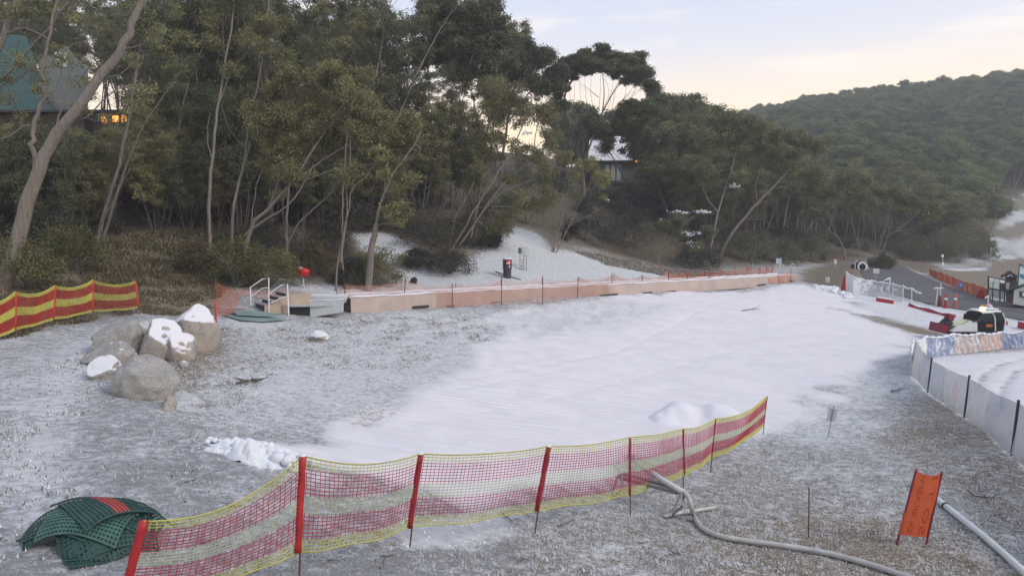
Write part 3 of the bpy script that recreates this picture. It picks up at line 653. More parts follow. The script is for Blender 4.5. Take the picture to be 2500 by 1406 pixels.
pix_tree('eucalyptus_tree', 'white forked gum trunk by the far roadside left of the snow gun', 84,
  [([(2064,628),(2056,600),(2044,580),(2020,558),(2000,530)], .17, .06), ([(2044,580),(2030,545),(2020,500)], .09, .03)], [(2010,480,46,28),(1980,520,36,22),(2040,450,44,26)], 29, 'leaf', dens=.9, cs=1.0, L=.25, Wd=.1)
pix_tree('eucalyptus_tree', 'thin white leaning trunk rising right behind the snow gun', 84,
  [([(2102,640),(2096,600),(2085,560),(2076,520),(2072,480)], .1, .04), ([(2098,610),(2106,570),(2110,520)], .05, .02)], [(2080,460,46,30),(2110,490,40,26)], 30, 'leaf', dens=.9, cs=1.0, L=.25, Wd=.1)
pix_tree('eucalyptus_tree', 'gum with fanned pale limbs right of the snow gun by the bend of the road', 86,
  [([(2144,630),(2160,600),(2165,580),(2185,565),(2220,540),(2245,515)], .13, .04), ([(2165,580),(2175,545),(2190,510)], .08, .03), ([(2185,565),(2230,560),(2260,540)], .06, .02)], [(2200,490,50,28),(2250,500,40,26),(2170,470,44,26),(2265,530,28,20)], 31, 'leaf', dens=.9, cs=1.0, L=.25, Wd=.1)

pix_tree('eucalyptus_tree', 'wide branching gum hanging before the grey lodge and its snowy roof', 79,
  [([(1560,600),(1548,540),(1540,490),(1525,440),(1500,390),(1470,350)], .2, .06), ([(1540,490),(1570,440),(1600,400),(1640,370)], .14, .04), ([(1548,540),(1500,500),(1465,470),(1440,430)], .1, .03), ([(1540,490),(1555,420),(1560,350)], .12, .04), ([(1570,440),(1620,430),(1650,440)], .07, .02)]+[([(1545+q*6,480-q*8),(1520+q*16,420-q*4),(1470+q*22,365),(1450+q*26,335)], .05, .015) for q in range(8)],
  [(1590,345,55,22,.4),(1530,335,50,16,.4),(1485,360,24,10,.4),(1520,372,22,9,.4),(1610,368,30,12,.4),(1570,390,26,10,.4),(1640,390,44,36,.4),(1450,420,26,22,.4),(1600,440,34,22,.4),(1560,460,40,22,.4),(1660,330,50,34,.45),(1470,470,34,22,.4),(1620,480,44,24,.4),(1555,375,34,12,.4),(1460,330,34,20,.35),(1700,380,40,34,.4)],
  32, 'leaf_dark', 'bark_dark', dens=1.1, cs=.95, L=.25, Wd=.095)
pix_tree('eucalyptus_tree', 'row end gum with small umbrella tufts on the skyline above the valley notch', 96,
  [([(1640,520),(1636,430),(1625,340),(1615,260)], .2, .07), ([(1636,430),(1670,340),(1700,270)], .12, .05), ([(1640,470),(1700,380),(1745,300)], .1, .04)],
  [(1600,240,40,20,.4),(1640,255,44,22,.4),(1700,238,28,12,.4),(1680,280,50,24,.4),(1735,272,34,18,.4),(1760,300,40,22,.4),(1620,300,50,26,.4),(1690,330,60,30,.45)],
  33, 'leaf_dark', 'bark_dark', dens=1.3, cs=1.1, L=.28, Wd=.11)
# --- copies of a few grown trees fill the wood and the hillside
def interp(pts, x): return float(np.interp(x, [p[0] for p in pts], [p[1] for p in pts]))
EDGE = [(-500,660),(0,660),(200,560),(400,560),(560,550),(760,560),(900,545),(1000,520),(1100,510),(1250,500),(1400,500),(1600,560),(1700,590),(1850,590),(2000,590),(2200,606),(2330,628),(2405,606),(2438,520),(2480,468)]
SKYL = [(-500,-400),(900,-300),(1120,-120),(1180,20),(1240,95),(1330,165),(1400,250),(1560,270),(1640,225),(1720,250),(1790,292),(1830,272),(2000,238),(2150,218),(2300,193),(2500,168),(2900,120)]
rng = random.Random(5)
G1 = 'slender gums of the dark wood on the slope'
G2 = 'bushy gums of the belt behind the conveyor and road'
G3 = 'round crowned gums of the far hillside'
G4 = 'thin saplings under the wood'
L1 = 'one of many slender gums standing close in the dark wood on the slope'
L2 = 'one of many bushy gums in the belt between the conveyor and the hill'
L3 = 'one of many round crowned gums covering the far hillside'
L4 = 'one of many thin understorey saplings at the foot of the wood'
tall = [proto('eucalyptus_tree', L1, G1, 40+i, M['bark'] if i % 2 else M['bark_dark'], M[('leaf', 'leaf_dark', 'leaf', 'leaf_dark')[i]], .155, .058, Ht=17, stems=(1, 2, 1, 2)[i], lo=(.34, .40, .62, .36)[i], spread=(.13, .14, .13, .14)[i], r0=(.12, .11, .12, .11)[i], nb=(20, 13, 11, 13)[i], clump=.78, n=300, lean=.10, splay=.09, dead=9) for i in range(4)]
mids = [proto('eucalyptus_tree', L2, G2, 60+i, M['bark'], M[('leaf', 'leaf_hill', 'leaf')[i]], .22, .085, Ht=10.5, stems=(2, 3, 2)[i], lo=.42, spread=.24, r0=.14, nb=9, clump=1.2, n=330, lean=.16, splay=.22, dead=5) for i in range(3)]
hills = [proto('eucalyptus_tree', L3, G3, 70+i, M['bark'], M['leaf_hill'], .33, .15, Ht=9.5, stems=(1, 2, 2)[i], lo=.5, spread=.27, r0=.16, nb=(14, 9, 9)[i], clump=1.35, n=210, lean=.08, splay=.18, dead=2, flat=.55) for i in range(3)]
saps = [proto('eucalyptus_sapling', L4, G4, 80+i, M['bark_dark'], M[('leaf', 'leaf_dark', 'leaf_gold')[i]], .13, .046, cat='sapling', Ht=6.0, stems=(4, 5, 3)[i], lo=.28, spread=.14, r0=.04, nb=9, clump=.55, n=170, lean=.10, splay=.17, dead=6) for i in range(3)]
used = set()
def plant(protos, x, y, s, sz=None):
    p = rng.choice(protos)
    if p.name in used: o = copy_thing(p)
    else: o = p; used.add(p.name)
    o.location = (x, y, h1(x, y)-.05); o.rotation_euler = (0, 0, rng.uniform(0, 6.28)); o.scale = (s, s, sz or s); return o
def proj(p):
    q = np.array(p)-np.array((0, 0, CAMZ)); zc = q[1]*CP_-q[2]*SP; return CX+F*q[0]/zc, CY-F*(q[1]*SP+q[2]*CP_)/zc, zc
placed = []
def tryplace(px, zc, need, mind):
    x = (px-CX)/F*zc; y = zc*.998
    for _ in range(3):
        z = h1(x, y); y = (zc+(z-CAMZ)*SP)/CP_
    X, Y, Z = proj((x, y, z))
    if Y > interp(EDGE, X)-need: return None
    for a, b in placed:
        if (a-x)**2+(b-y)**2 < mind*mind: return None
    placed.append((x, y)); return x, y, z, X, Y
n1 = 0; nback = 0
for _ in range(4000):
    if n1 >= 150: break
    zc = rng.uniform(36, 92); px = rng.uniform(-260, 1330)
    if 1190 < px and zc < 62: continue
    t = tryplace(px, zc, 6, 1.6 if zc < 60 else 2.2)
    if not t: continue
    x, y, z, X, Y = t
    top = interp(SKYL, X)+rng.uniform(-5, 60); hmax = (Y-top)*zc/F
    h = min(rng.uniform(14, 21), hmax)
    if h < 7: continue
    if X < 360 and zc < 62: continue
    if zc > 58 and X > 380:
        nback += 1
        if nback > 50: continue
    s = h/17; plant(tall if zc < 58 else tall[2:3]*3+tall[1:2], x, y, s*rng.uniform(.9, 1.15) if s > .8 else s, s); n1 += 1
BELT = [(1300,300),(1560,330),(1640,250),(1720,275),(1790,300),(1850,310),(1950,350),(2050,395),(2150,425),(2250,445),(2320,475),(2420,510)]
n2 = 0
for _ in range(3000):
    if n2 >= 84: break
    zc = rng.uniform(66, 122); px = rng.uniform(1560, 2440)
    if px < 1640 and zc < 90: continue
    t = tryplace(px, zc, 0, 3.0)
    if not t: continue
    x, y, z, X, Y = t
    hmax = (Y-interp(BELT, X)-rng.uniform(-10, 50))*zc/F; h = min(rng.uniform(8, 13), hmax)
    if h < 3.5: continue
    s = h/10.2; plant(mids, x, y, s*rng.uniform(.95, 1.25), s); n2 += 1
n4 = 0
for _ in range(5000):
    if n4 >= 190: break
    px = rng.uniform(-50, 1260) if n4 < 165 else rng.uniform(1640, 2300); zc = rng.uniform(33, 60) if px < 1300 else rng.uniform(64, 84)
    t = tryplace(px, zc, -8 if px < 1300 else -4, 1.1)
    if not t: continue
    s4 = min(rng.uniform(.8, 1.6), (t[4]-(330 if t[3] < 340 else 230))*zc/F/5.6)
    if s4 < .35: continue
    plant(saps, t[0], t[1], s4*.9, s4); n4 += 1
cand = []
for _ in range(60000):
    zc = math.sqrt(rng.uniform(112**2, 345**2)); px = rng.uniform(1380, 2700); x = (px-CX)/F*zc; y = zc
    cand.append((x, y))
cz_ = H([c[0] for c in cand], [c[1] for c in cand]); keep = []; cell = {}
for (x, y), z in zip(cand, cz_):
    X, Y, zc = proj((x, y, z))
    if Y > interp(EDGE, X)-10 or (X > 2432 and Y > 470) or (X > 2395 and Y > 585): continue
    if (X < 1640 and Y > 430 and zc < 130): continue
    k = (int(x//5), int(y//5)); md = 4.3
    if any((x-a)**2+(y-b)**2 < md*md for i in (-1, 0, 1) for j in (-1, 0, 1) for a, b in cell.get((k[0]+i, k[1]+j), ())): continue
    if any((x-a)**2+(y-b)**2 < 9 for a, b in placed): continue
    cell.setdefault(k, []).append((x, y)); keep.append((zc, x, y, z))
keep.sort(); print('hill trees', len(keep), 'wood', n1, 'belt', n2, 'saplings', n4)
for zc, x, y, z in keep[:50]:
    plant(hills, x, y, rng.uniform(.75, 1.15))
# the rest of the hillside wood reads as one mass: one object, grown on points
rest = keep[50:]
pm = bpy.data.meshes.new('forest'); pm.from_pydata([(x, y, z-.1) for _, x, y, z in rest], [], [])
fo = link(bpy.data.objects.new('forest', pm)); tag(fo, kind='stuff')
joined = []
for i, h in enumerate(hills):
    me2 = bpy.data.meshes.new('forest_tree'); parts = list(h.children)
    vs = []; fs = []; mi = []; tn = []
    for k, c in enumerate(parts):
        m_ = c.data; a = np.empty(len(m_.vertices)*3, np.float32); m_.vertices.foreach_get('co', a); n0 = sum(len(q) for q in vs)
        vs.append(a.reshape(-1, 3)); fs += [tuple(q+n0 for q in p.vertices) for p in m_.polygons]; mi += [k]*len(m_.polygons)
        if 'tint' in m_.attributes:
            b = np.empty(len(m_.vertices), np.float32); m_.attributes['tint'].data.foreach_get('value', b); tn.append(b)
        else: tn.append(np.zeros(len(m_.vertices), np.float32))
    me2.from_pydata(np.concatenate(vs).tolist(), [], fs)
    for c in parts: me2.materials.append(c.data.materials[0])
    me2.polygons.foreach_set('material_index', mi)
    at = me2.attributes.new('tint', 'FLOAT', 'POINT'); at.data.foreach_set('value', np.concatenate(tn)); me2.update()
    joined.append(bpy.data.objects.new('forest_tree', me2))
ng = bpy.data.node_groups.new('forest_growth', 'GeometryNodeTree')
ng.interface.new_socket('Geometry', in_out='INPUT', socket_type='NodeSocketGeometry'); ng.interface.new_socket('Geometry', in_out='OUTPUT', socket_type='NodeSocketGeometry')
gi = ng.nodes.new('NodeGroupInput'); go = ng.nodes.new('NodeGroupOutput'); jn = ng.nodes.new('GeometryNodeJoinGeometry')
va = ng.nodes.new('FunctionNodeRandomValue'); va.data_type = 'INT'; va.inputs['Min'].default_value = 0; va.inputs['Max'].default_value = 2
ro = ng.nodes.new('FunctionNodeRandomValue'); ro.data_type = 'FLOAT_VECTOR'; ro.inputs[0].default_value = (0, 0, 0); ro.inputs[1].default_value = (.08, .08, 6.28)
scl = ng.nodes.new('FunctionNodeRandomValue'); scl.data_type = 'FLOAT'; scl.inputs[2].default_value = .75; scl.inputs[3].default_value = 1.2
for i, o in enumerate(joined):
    oi = ng.nodes.new('GeometryNodeObjectInfo'); oi.inputs['Object'].default_value = o; oi.inputs['As Instance'].default_value = True
    ip = ng.nodes.new('GeometryNodeInstanceOnPoints'); cp = ng.nodes.new('FunctionNodeCompare'); cp.data_type = 'INT'; cp.operation = 'EQUAL'; cp.inputs[3].default_value = i
    ng.links.new(va.outputs[2], cp.inputs[2]); ng.links.new(cp.outputs[0], ip.inputs['Selection']); ng.links.new(gi.outputs[0], ip.inputs['Points'])
    ng.links.new(oi.outputs['Geometry'], ip.inputs['Instance']); ng.links.new(ro.outputs[0], ip.inputs['Rotation']); ng.links.new(scl.outputs[1], ip.inputs['Scale'])
    ng.links.new(ip.outputs[0], jn.inputs[0])
ng.links.new(jn.outputs[0], go.inputs[0])
fo.modifiers.new('growth', 'NODES').node_group = ng

# --- shrubs
def shrub_mesh(root, seed, w, h, leafm, n=5200, L=.12, Wd=.045, d=None):
    rs = np.random.RandomState(seed); d = d or w*.85; cl = []; tb = MB()
    k = 34; o = origin(root)
    for i in range(k):
        a = rs.uniform(0, 6.28); e = math.asin(rs.uniform(.02, 1)); q = rs.uniform(.45, 1.0)**.5
        c = np.array((math.cos(a)*math.cos(e)*w/2*q, math.sin(a)*math.cos(e)*d/2*q, h*(.12+.80*math.sin(e)*q)))*rs.uniform(.8, 1.05)
        r = .20*min(w, h*1.4)*rs.uniform(.6, 1.25); cl.append((c+np.array(o), (r, r, r*.9), n//k, rs.uniform(.15, .85)))
        if i % 2 == 0: tb.tube([np.array(o)+np.array((0, 0, -.05)), np.array(o)+c*.5+rs.normal(size=3)*.08, np.array(o)+c], [.03, .02, .008], 3, cap=False)
    tb.build('stems', M['bark_dark'], root); leaves('foliage', cl, L, Wd, seed+2, M[leafm], root, droop=-.4, sub=18, tight=.32)
for i, (px, py, wp_, hp, lm, lb) in enumerate([
  (188,662,135,118,'leaf_shrub','rounded olive green bush behind the middle of the red and yellow net'),
  (70,708,170,120,'leaf_shrub','wide olive bush between the big leaning trunk and the net'),
  (120,600,170,80,'leaf_heath','dark scrub bush up the bank behind the two olive bushes'),
  (478,668,100,90,'leaf_brown','greyish brown bush alone on the dry grass bank'),
  (575,702,130,135,'leaf_shrub','tall green bush right behind the orange net post by the steps'),
  (655,702,135,118,'leaf_shrub','broad green bush behind the stair handrails'),
  (640,620,170,90,'leaf_heath','dark bush on the slope above the stair handrails'),
  (765,670,110,80,'leaf_brown','yellow brown heath behind the red covered pole'),
  (800,620,120,90,'leaf_heath','dark bush behind the three whitish stems'),
  (932,700,125,105,'leaf_shrub','round dark green bush beside the stripped bark trunk'),
  (862,698,90,70,'leaf_heath','low dark bush between the whitish stems and the stripped trunk'),
  (1100,668,100,72,'leaf_heath','round black green bush standing in the snow left of the bin'),
  (1022,652,90,46,'leaf_heath','low grey heath clump poking through the snow'),
  (1060,600,160,90,'leaf_heath','dark scrub above the snow gap behind the heath clump'),
  (1160,600,120,110,'leaf_heath','tall dark bush at the top corner of the snow left of the bin'),
  (1200,602,60,40,'leaf_heath','small dark bush at the snow edge behind the bin'),
  (970,560,120,80,'leaf_dark','dark green bush under the leaning grey trunks'),
  (1285,548,110,170,'leaf_dark','tall dark conical bush in the shade beyond the snowy slope'),
  (1430,588,140,70,'leaf_heath','dark scrub behind the fanned bare stems'),
  (1530,604,150,80,'leaf_heath','dark scrub under the snowy roofed house'),
  (1700,652,120,70,'leaf_heath','brown grey bush beside the snow dusted crooked gum'),
  (1810,632,120,70,'leaf_dark','dark bush before the far leaning trunk'),
  (1900,640,110,60,'leaf_dark','dark bush behind the blue and white notice board'),
  (1985,640,100,60,'leaf_dark','dark bush left of the red topped sign post'),
  (2152,655,60,34,'leaf_shrub','green bush right behind the snow gun'),
  (2240,636,110,60,'leaf_dark','dark bush past the far bend of the road'),
  (2340,642,140,90,'leaf_dark','dark bush mass left of the far snowy clearing'),
  (2405,632,60,50,'leaf_dark','last dark bush touching the snowy clearing'),
  (1382,588,22,24,'leaf_heath','tiny dark plant on the snow right of the electrical box'),
  (1010,692,16,16,'leaf_brown','tiny brown tussock in the snow behind the conveyor'),
 ]):
    g = G(px, py); zc = ZC(g); k = zc/F
    r = thing('shrub', lb, 'shrub', g)
    big = min(1.6, max(1.0, zc/42))
    shrub_mesh(r, 300+i, wp_*k, hp*k*1.08, lm, n=5200 if wp_ > 50 else 500, L=.12*big, Wd=.045*big)
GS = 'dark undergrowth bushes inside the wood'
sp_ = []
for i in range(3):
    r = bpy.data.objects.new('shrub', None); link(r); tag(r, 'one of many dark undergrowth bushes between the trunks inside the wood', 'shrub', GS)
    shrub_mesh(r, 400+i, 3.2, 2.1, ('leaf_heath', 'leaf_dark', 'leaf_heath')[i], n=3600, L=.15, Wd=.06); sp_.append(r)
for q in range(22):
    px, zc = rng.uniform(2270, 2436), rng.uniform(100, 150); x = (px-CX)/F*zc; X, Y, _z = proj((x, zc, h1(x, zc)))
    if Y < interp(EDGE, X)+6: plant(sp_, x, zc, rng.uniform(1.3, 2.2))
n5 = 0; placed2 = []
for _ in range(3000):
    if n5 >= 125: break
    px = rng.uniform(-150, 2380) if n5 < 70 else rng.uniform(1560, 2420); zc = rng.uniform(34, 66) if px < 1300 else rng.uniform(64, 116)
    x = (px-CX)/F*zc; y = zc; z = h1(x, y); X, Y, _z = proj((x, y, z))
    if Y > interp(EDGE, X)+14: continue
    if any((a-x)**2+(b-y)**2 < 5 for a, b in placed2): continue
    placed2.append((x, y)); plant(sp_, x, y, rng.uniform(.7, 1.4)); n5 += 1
# ------------------------------------------------------------------ nets and fences
def net_panel(root, a0, a1, b0, b1, sagt, sagb, nh, nv, bands, r, mats, bulge=0.0, seed=0, seg=16, edge=None, name='net_panel', sides=3, flat=1.0):
    """a0/a1 top and bottom at the first post, b0/b1 at the second; strands are modelled one by one"""
    rs = np.random.RandomState(seed); m = MB(); nrm = np.cross(b0-a0, np.array((0, 0, 1.0))); nrm /= np.linalg.norm(nrm)
    ph = rs.uniform(0, 6.28, 3)
    def S(u, v):
        t = lerp(a0, b0, u); bt = lerp(a1, b1, u); t = t - np.array((0, 0, sagt*4*u*(1-u))); bt = bt - np.array((0, 0, sagb*4*u*(1-u)))
        w = bulge*(math.sin(3.1416*u)*math.sin(3.1416*v*.9+.2)*(.7+.5*math.sin(ph[0]+5*u)) + .25*math.sin(ph[1]+9*u+4*v)*math.sin(3.1416*u))
        return lerp(t, bt, v) + nrm*w + np.array((0, 0, -.012*math.sin(ph[2]+11*u)*v))
    for j in range(nh+1):
        v = j/nh; mi = bands(min(v+1e-6, .9999)); rr = r*(edge if edge and j in (0, nh) else 1)
        m.tube([S(i/seg, v) for i in range(seg+1)], rr, sides, cap=False, mi=mi, flat=flat)
    cuts = [0]
    for j in range(1, nh+1):
        if bands((j-.5)/nh) != bands((cuts[-1]+.5)/nh): cuts.append(j-1) if j-1 not in cuts else None
    bl = []; j = 0
    while j < nh:
        k = j+1
        while k < nh and bands((k+.5)/nh) == bands((j+.5)/nh): k += 1
        bl.append((j, k)); j = k
    for i in range(1, nv):
        u = i/nv + rs.uniform(-.12, .12)/nv
        for j, k in bl:
            n = max(2, (k-j)//2+1); m.tube([S(u, lerp(j/nh, k/nh, q/(n-1))) for q in range(n)], r*.85, sides, cap=False, mi=bands((j+.5)/nh), flat=flat)
    return m.build(name, mats, root)
def on_plane(top, base, zc): return P(top[0], top[1], zc), P(base[0], base[1], zc)
def fence_posts(posts):
    """(top, sleeve end, base) pixels -> 3D"""
    res = []
    for t, s, b in posts:
        g = G(*b); zc = ZC(g); res.append((P(t[0], t[1], zc), P(s[0], s[1], zc), g))
    return res
def toboggan_bands(v):
    if v < .125: return 1
    if v < .40: return 0
    if v < .60: return 2
    if v < .875: return 0
    return 1

M['sleeve_dark'] = mat('weathered_red_sleeve', (.30, .02, .035), .55, vary=.4, scale=5)
ft = thing('safety_net_fence', 'red and yellow safety net on red sleeved poles crossing the snow in front', 'net fence', G(1020, 1332))
fp = fence_posts([((350,1272),(300,1462),(292,1500)), ((739,1112),(727,1347),(729,1424)), ((1027,1107),(1000,1287),(998,1334)), ((1340,1089),(1310,1245),(1303,1299)),
                  ((1538,1067),(1537,1207),(1539,1257)), ((1668,1047),(1671,1160),(1668,1192)), ((1747,1022),(1737,1118),(1734,1153)), ((1873,967),(1864,1040),(1862,1062))])
for i, (t, s, b) in enumerate(fp):
    m = MB(); m.tube([t-(t-s)*.02, lerp(t, b, .5), b-np.array((0, 0, .15))], .011, 6); po = m.build('post', M['rust'], ft)
    m = MB(); n = 9; wd = [.042,.040,.040,.040,.022,.020,.018,.016][i]
    rs = np.random.RandomState(i)
    m.tube([lerp(t, s, k/n)+rs.normal(size=3)*.002 for k in range(n+1)], [wd*(1+.08*math.sin(k*2.1+i)) for k in range(n+1)], 10); m.build('sleeve', M['red'] if i in (0, 1) else M['sleeve_dark'], po, smooth=True)
    if i in (1, 2, 3, 4):
        m = MB(); m.lathe(t+np.array((0, 0, -.005)), [(wd*1.12, 0), (wd*.95, .012), (wd*.5, .022), (.002, .026)], 10); m.build('snow_cap', M['snow'], po, smooth=True)
for i in range(len(fp)-1):
    (t0, s0, _), (t1, s1, _) = fp[i], fp[i+1]
    ln = np.linalg.norm(t1-t0); sg = [.20,.12,.06,.05,.03,.06,.16][i]
    net_panel(ft, t0, s0, t1, s1, sg, sg*.5 if i else .10, 24, max(14, int(ln/.062)), toboggan_bands, [.0052,.0052,.0055,.006,.0065,.007,.0075][i], [M['red_net'], M['yellow_net'], M['pale_net']], bulge=.05, seed=i, seg=18, edge=2.0)
zc = ZC(G(1860, 1062)); m = MB(); m.tube([P(1860, 1013, zc+.2), P(1778, 1106, zc-1.2)], .016, 6); m.build('fallen_pole', M['sleeve_dark'], ft)

def left_bands(v): return 1 if v < .10 or v > .93 else (0 if v < .38 or v > .62 else 1)
M['red_net2'] = mat('dense_red_net', (.36, .035, .022), .6, vary=.3, scale=2)
lf = thing('safety_net_fence', 'dense red and yellow net on red poles curving along the grass bank at left', 'net fence', G(225, 772))
lp = fence_posts([((-190,765),(-195,905),(-195,925)), ((-70,738),(-72,850),(-72,872)), ((38,712),(37,805),(37,829)), ((134,697),(130,780),(128,798)), ((226,683),(226,760),(226,773)), ((331,686),(338,752),(341,768))])
for i, (t, s, b) in enumerate(lp):
    m = MB(); m.tube([t, b-np.array((0, 0, .2))], .012, 6); po = m.build('post', M['rust'], lf)
    m = MB(); m.tube([lerp(t, s, k/5) for k in range(6)], [.030,.034,.033,.034,.032,.03], 8); m.build('sleeve', mat('orange_red_sleeve', (.55, .05, .02), .5, vary=.2) if i == 0 else bpy.data.materials['orange_red_sleeve'], po, smooth=True)
for i in range(len(lp)-1):
    (t0, s0, _), (t1, s1, _) = lp[i], lp[i+1]; ln = np.linalg.norm(t1-t0)
    net_panel(lf, t0, s0, t1, s1, .17, .03, 24, int(ln/.045), left_bands, .0088, [M['red_net2'], M['yellow_net']], bulge=.07, seed=20+i, seg=12, edge=1.8)

# ------------------------------------------------------------------ conveyor with its skirts and nets
M['skirt'] = mat('tan_skirt', (.46, .375, .335), .75, vary=.18, scale=1.2, bump=.02)
M['belt'] = mat('frosted_belt', (.50, .46, .49), .7, vary=.12, scale=3)
M['deckgrey'] = mat('snowy_grey_deck', (.42, .47, .47), .6, vary=.2, scale=3)
fb = [G(x, y) for x, y in ((842,757),(990,751),(1103,751),(1225,743),(1325,740),(1411,727),(1494,720),(1570,715),(1632,711),(1732,703),(1827,697),(1960,691))]
cum = np.r_[0, np.cumsum([np.linalg.norm(b-a) for a, b in zip(fb[:-1], fb[1:])])]; Lc = cum[-1]
# straighten plan and height to a smooth line
tt = cum/Lc; cx_ = np.polyfit(tt, [p[0] for p in fb], 2); cy_ = np.polyfit(tt, [p[1] for p in fb], 2); chh = np.polyfit(tt, [p[2] for p in fb], 3)
def conv(s, off=0, up=0):
    p = np.array((np.polyval(cx_, s), np.polyval(cy_, s), np.polyval(chh, s))); d = np.array((np.polyval(np.polyder(cx_), s), np.polyval(np.polyder(cy_), s))); d /= np.linalg.norm(d)
    return p + np.array((-d[1]*off, d[0]*off, up))
HT = .66
cv = thing('conveyor_lift', 'long belt conveyor lift with snowy edges and tan side skirts above the run', 'conveyor', conv(0, .6))
rs = np.random.RandomState(3); wr = rs.uniform(-1, 1, (200, 3))
m = MB(); m.grid(lambda u, v: conv(u, -.03*(1-v) + .025*math.sin(u*97+wr[int(u*190)][0])*math.sin(v*2.4+.3)*(1 if wr[int(u*40)][1] > -.2 else .3), lerp(-.12, HT, v)), 190, 6); m.build('front_skirt', M['skirt'], cv, smooth=True)
m = MB(); m.grid(lambda u, v: conv(u, 1.55, lerp(-.3, HT+.02, v)), 60, 2); m.build('rear_skirt', M['skirt'], cv)
m = MB(); m.grid(lambda u, v: conv(u, lerp(.06, 1.5, v), HT-.03), 80, 3); m.build('deck', M['snow'], cv)
m = MB(); m.grid(lambda u, v: conv(u, lerp(.36, 1.06, v), HT+.025), 80, 3); m.build('belt', M['belt'], cv)
for o, wd in ((.13, .13), (1.3, .17)):
    m = MB(); m.tube([conv(u/120, o, HT+.03+.012*math.sin(u*1.7)+.01*math.sin(u*.61)) for u in range(121)], [wd*(.9+.14*math.sin(q*.77)) for q in range(121)], 8, flat=.5); m.build('snowy_edge', M['snow'], cv, smooth=True)
# dark boxes under the skirt: shade of gaps put in as colour, flaps, rubber scraps
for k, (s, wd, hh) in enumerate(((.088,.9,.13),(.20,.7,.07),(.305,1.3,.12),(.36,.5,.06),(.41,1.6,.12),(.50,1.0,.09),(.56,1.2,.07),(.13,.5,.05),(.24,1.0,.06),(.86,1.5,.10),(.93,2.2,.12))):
    c = conv(s, -.075, hh*.45); m = MB(); dv = conv(s+.01)-conv(s); m.box(c, (wd, .06, hh), rotz(math.atan2(dv[1], dv[0])), bevel=.03); m.build('gap_shade_and_flap', M['dark'], cv)
OF = 'orange net posts along the conveyor'
ff = thing('safety_net_fence', 'see through orange net on thin poles along the run side of the conveyor', 'net fence', conv(.3, -.15))
fs = []
for x, y0, y1, lean in ((842,690,757,0),(990,680,752,-6),(1104,692,751,0),(1225,677,743,-1),(1325,674,741,0),(1411,677,727,-1),(1494,668,720,-1),(1568,674,714,-1),(1633,664,711,-2),(1679,671,707,-1),(1732,674,704,0),(1779,676,700,0),(1827,678,697,0),(1860,676,695,0),(1901,672,693,0),(1931,655,691,0)):
    g = G(x+lean, y1); zc = ZC(g); t = P(x, y0, zc); fs.append((t, g))
    m = MB(); m.tube([t, g-np.array((0, 0, .2))], .022, 6); m.build('post', M['rust'], ff)
for i in range(len(fs)-1):
    (t0, b0), (t1, b1) = fs[i], fs[i+1]; ln = np.linalg.norm(b1-b0); ht = np.linalg.norm(t0-b0); hb = np.linalg.norm(t1-b1)
    low = i < 8
    ta = lerp(b0, t0, .93); tb = lerp(b1, t1, .93)
    net_panel(ff, ta, b0+np.array((0, 0, .04)), tb, b1+np.array((0, 0, .04)), .16 if low else .10, 0, 15, int(ln/.085), lambda v: 0, .0068, [M['pink_net'] if i < 14 else M['orange_net']], bulge=.03, seed=40+i, seg=8, sides=3)
bf = thing('safety_net_fence', 'scalloped orange net along the uphill side of the conveyor', 'net fence', conv(.6, 1.7)); bs = []
for k, (s, hh) in enumerate([(0.0,1.05),(.085,1.0),(.165,1.0),(.24,1.1),(.315,1.1),(.39,1.1),(.47,1.25),(.54,1.1),(.612,1.35),(.665,1.25),(.725,1.22),(.78,1.3),(.835,1.42),(.885,1.5),(.935,1.3),(.968,1.4),(1.0,1.35)]):
    b = conv(s, 1.72, 0); b[2] = h1(b[0], b[1]); t = conv(s, 1.72, hh); bs.append((t, b))
    m = MB(); m.tube([t, b-np.array((0, 0, .1))], .016, 5); m.build('post', M['rust'], bf)
for i in range(len(bs)-1):
    (t0, b0), (t1, b1) = bs[i], bs[i+1]; ln = np.linalg.norm(b1-b0)
    if i in (3, 4): continue
    fr = i < 8
    net_panel(bf, t0-np.array((0, 0, .03)), b0+np.array((0, 0, .02)), t1-np.array((0, 0, .03)), b1+np.array((0, 0, .02)), .42 if fr else .30, 0, 16, int(ln/.08), lambda v: 0, .005 if fr else .0085, [M['pink_net'] if (fr and i > 0) else M['orange_net']], bulge=.04, seed=70+i, seg=10, edge=1.8)
# hooped end frame of the conveyor
m = MB()
for s, off in ((.945, .2), (1.0, .2), (1.0, 1.5)):
    a = conv(s, off, 0); m.tube([a, a+np.array((0, 0, 1.5)), a+np.array((.12, 0, 1.62)), a+np.array((.3, 0, 1.58)), a+np.array((.34, 0, 1.3))], .04, 6)
m.build('end_hoops', M['galv'], cv)
m = MB(); a = conv(.99, .3, .45); m.box(a, (1.6, 1.2, .5), bevel=.05); m.build('return_housing', M['skirt'], cv)

# ------------------------------------------------------------------ loading end: steps, handrails, platform
zf = ZC(G(757, 772)); zb = zf+2.0
M['step'] = mat('mauve_boards', (.36, .30, .29), .75, vary=.25, scale=5)
M['tan'] = mat('tan_board', (.46, .37, .28), .7, vary=.2, scale=3)
lp_ = thing('loading_platform', 'grey loading platform with snowy deck at the near end of the conveyor', 'platform', P(757, 772, zf))
def W(x, y, dz=0): return P(x, y, zf+dz)
m = MB(); a, b, c, d = W(757, 737), W(838, 733), W(838, 762), W(757, 775); m.prism([a, b, c, d], (0.0, .06, 0)); m.build('front_panel', M['galv'], lp_)
m = MB(); m.prism([W(755, 735.5), W(840, 731.5), W(840, 729.5), W(755, 733.5)], (0, .09, 0)); m.build('panel_rim', M['white'], lp_)
m = MB(); m.prism([W(706, 751, .1), W(757, 751, .1), W(757, 777, .1), W(706, 777, .1)], (0, 1.4, 0)); m.build('opening_shade', M['dark'], lp_)  # solid dark block standing in for the shade inside the opening
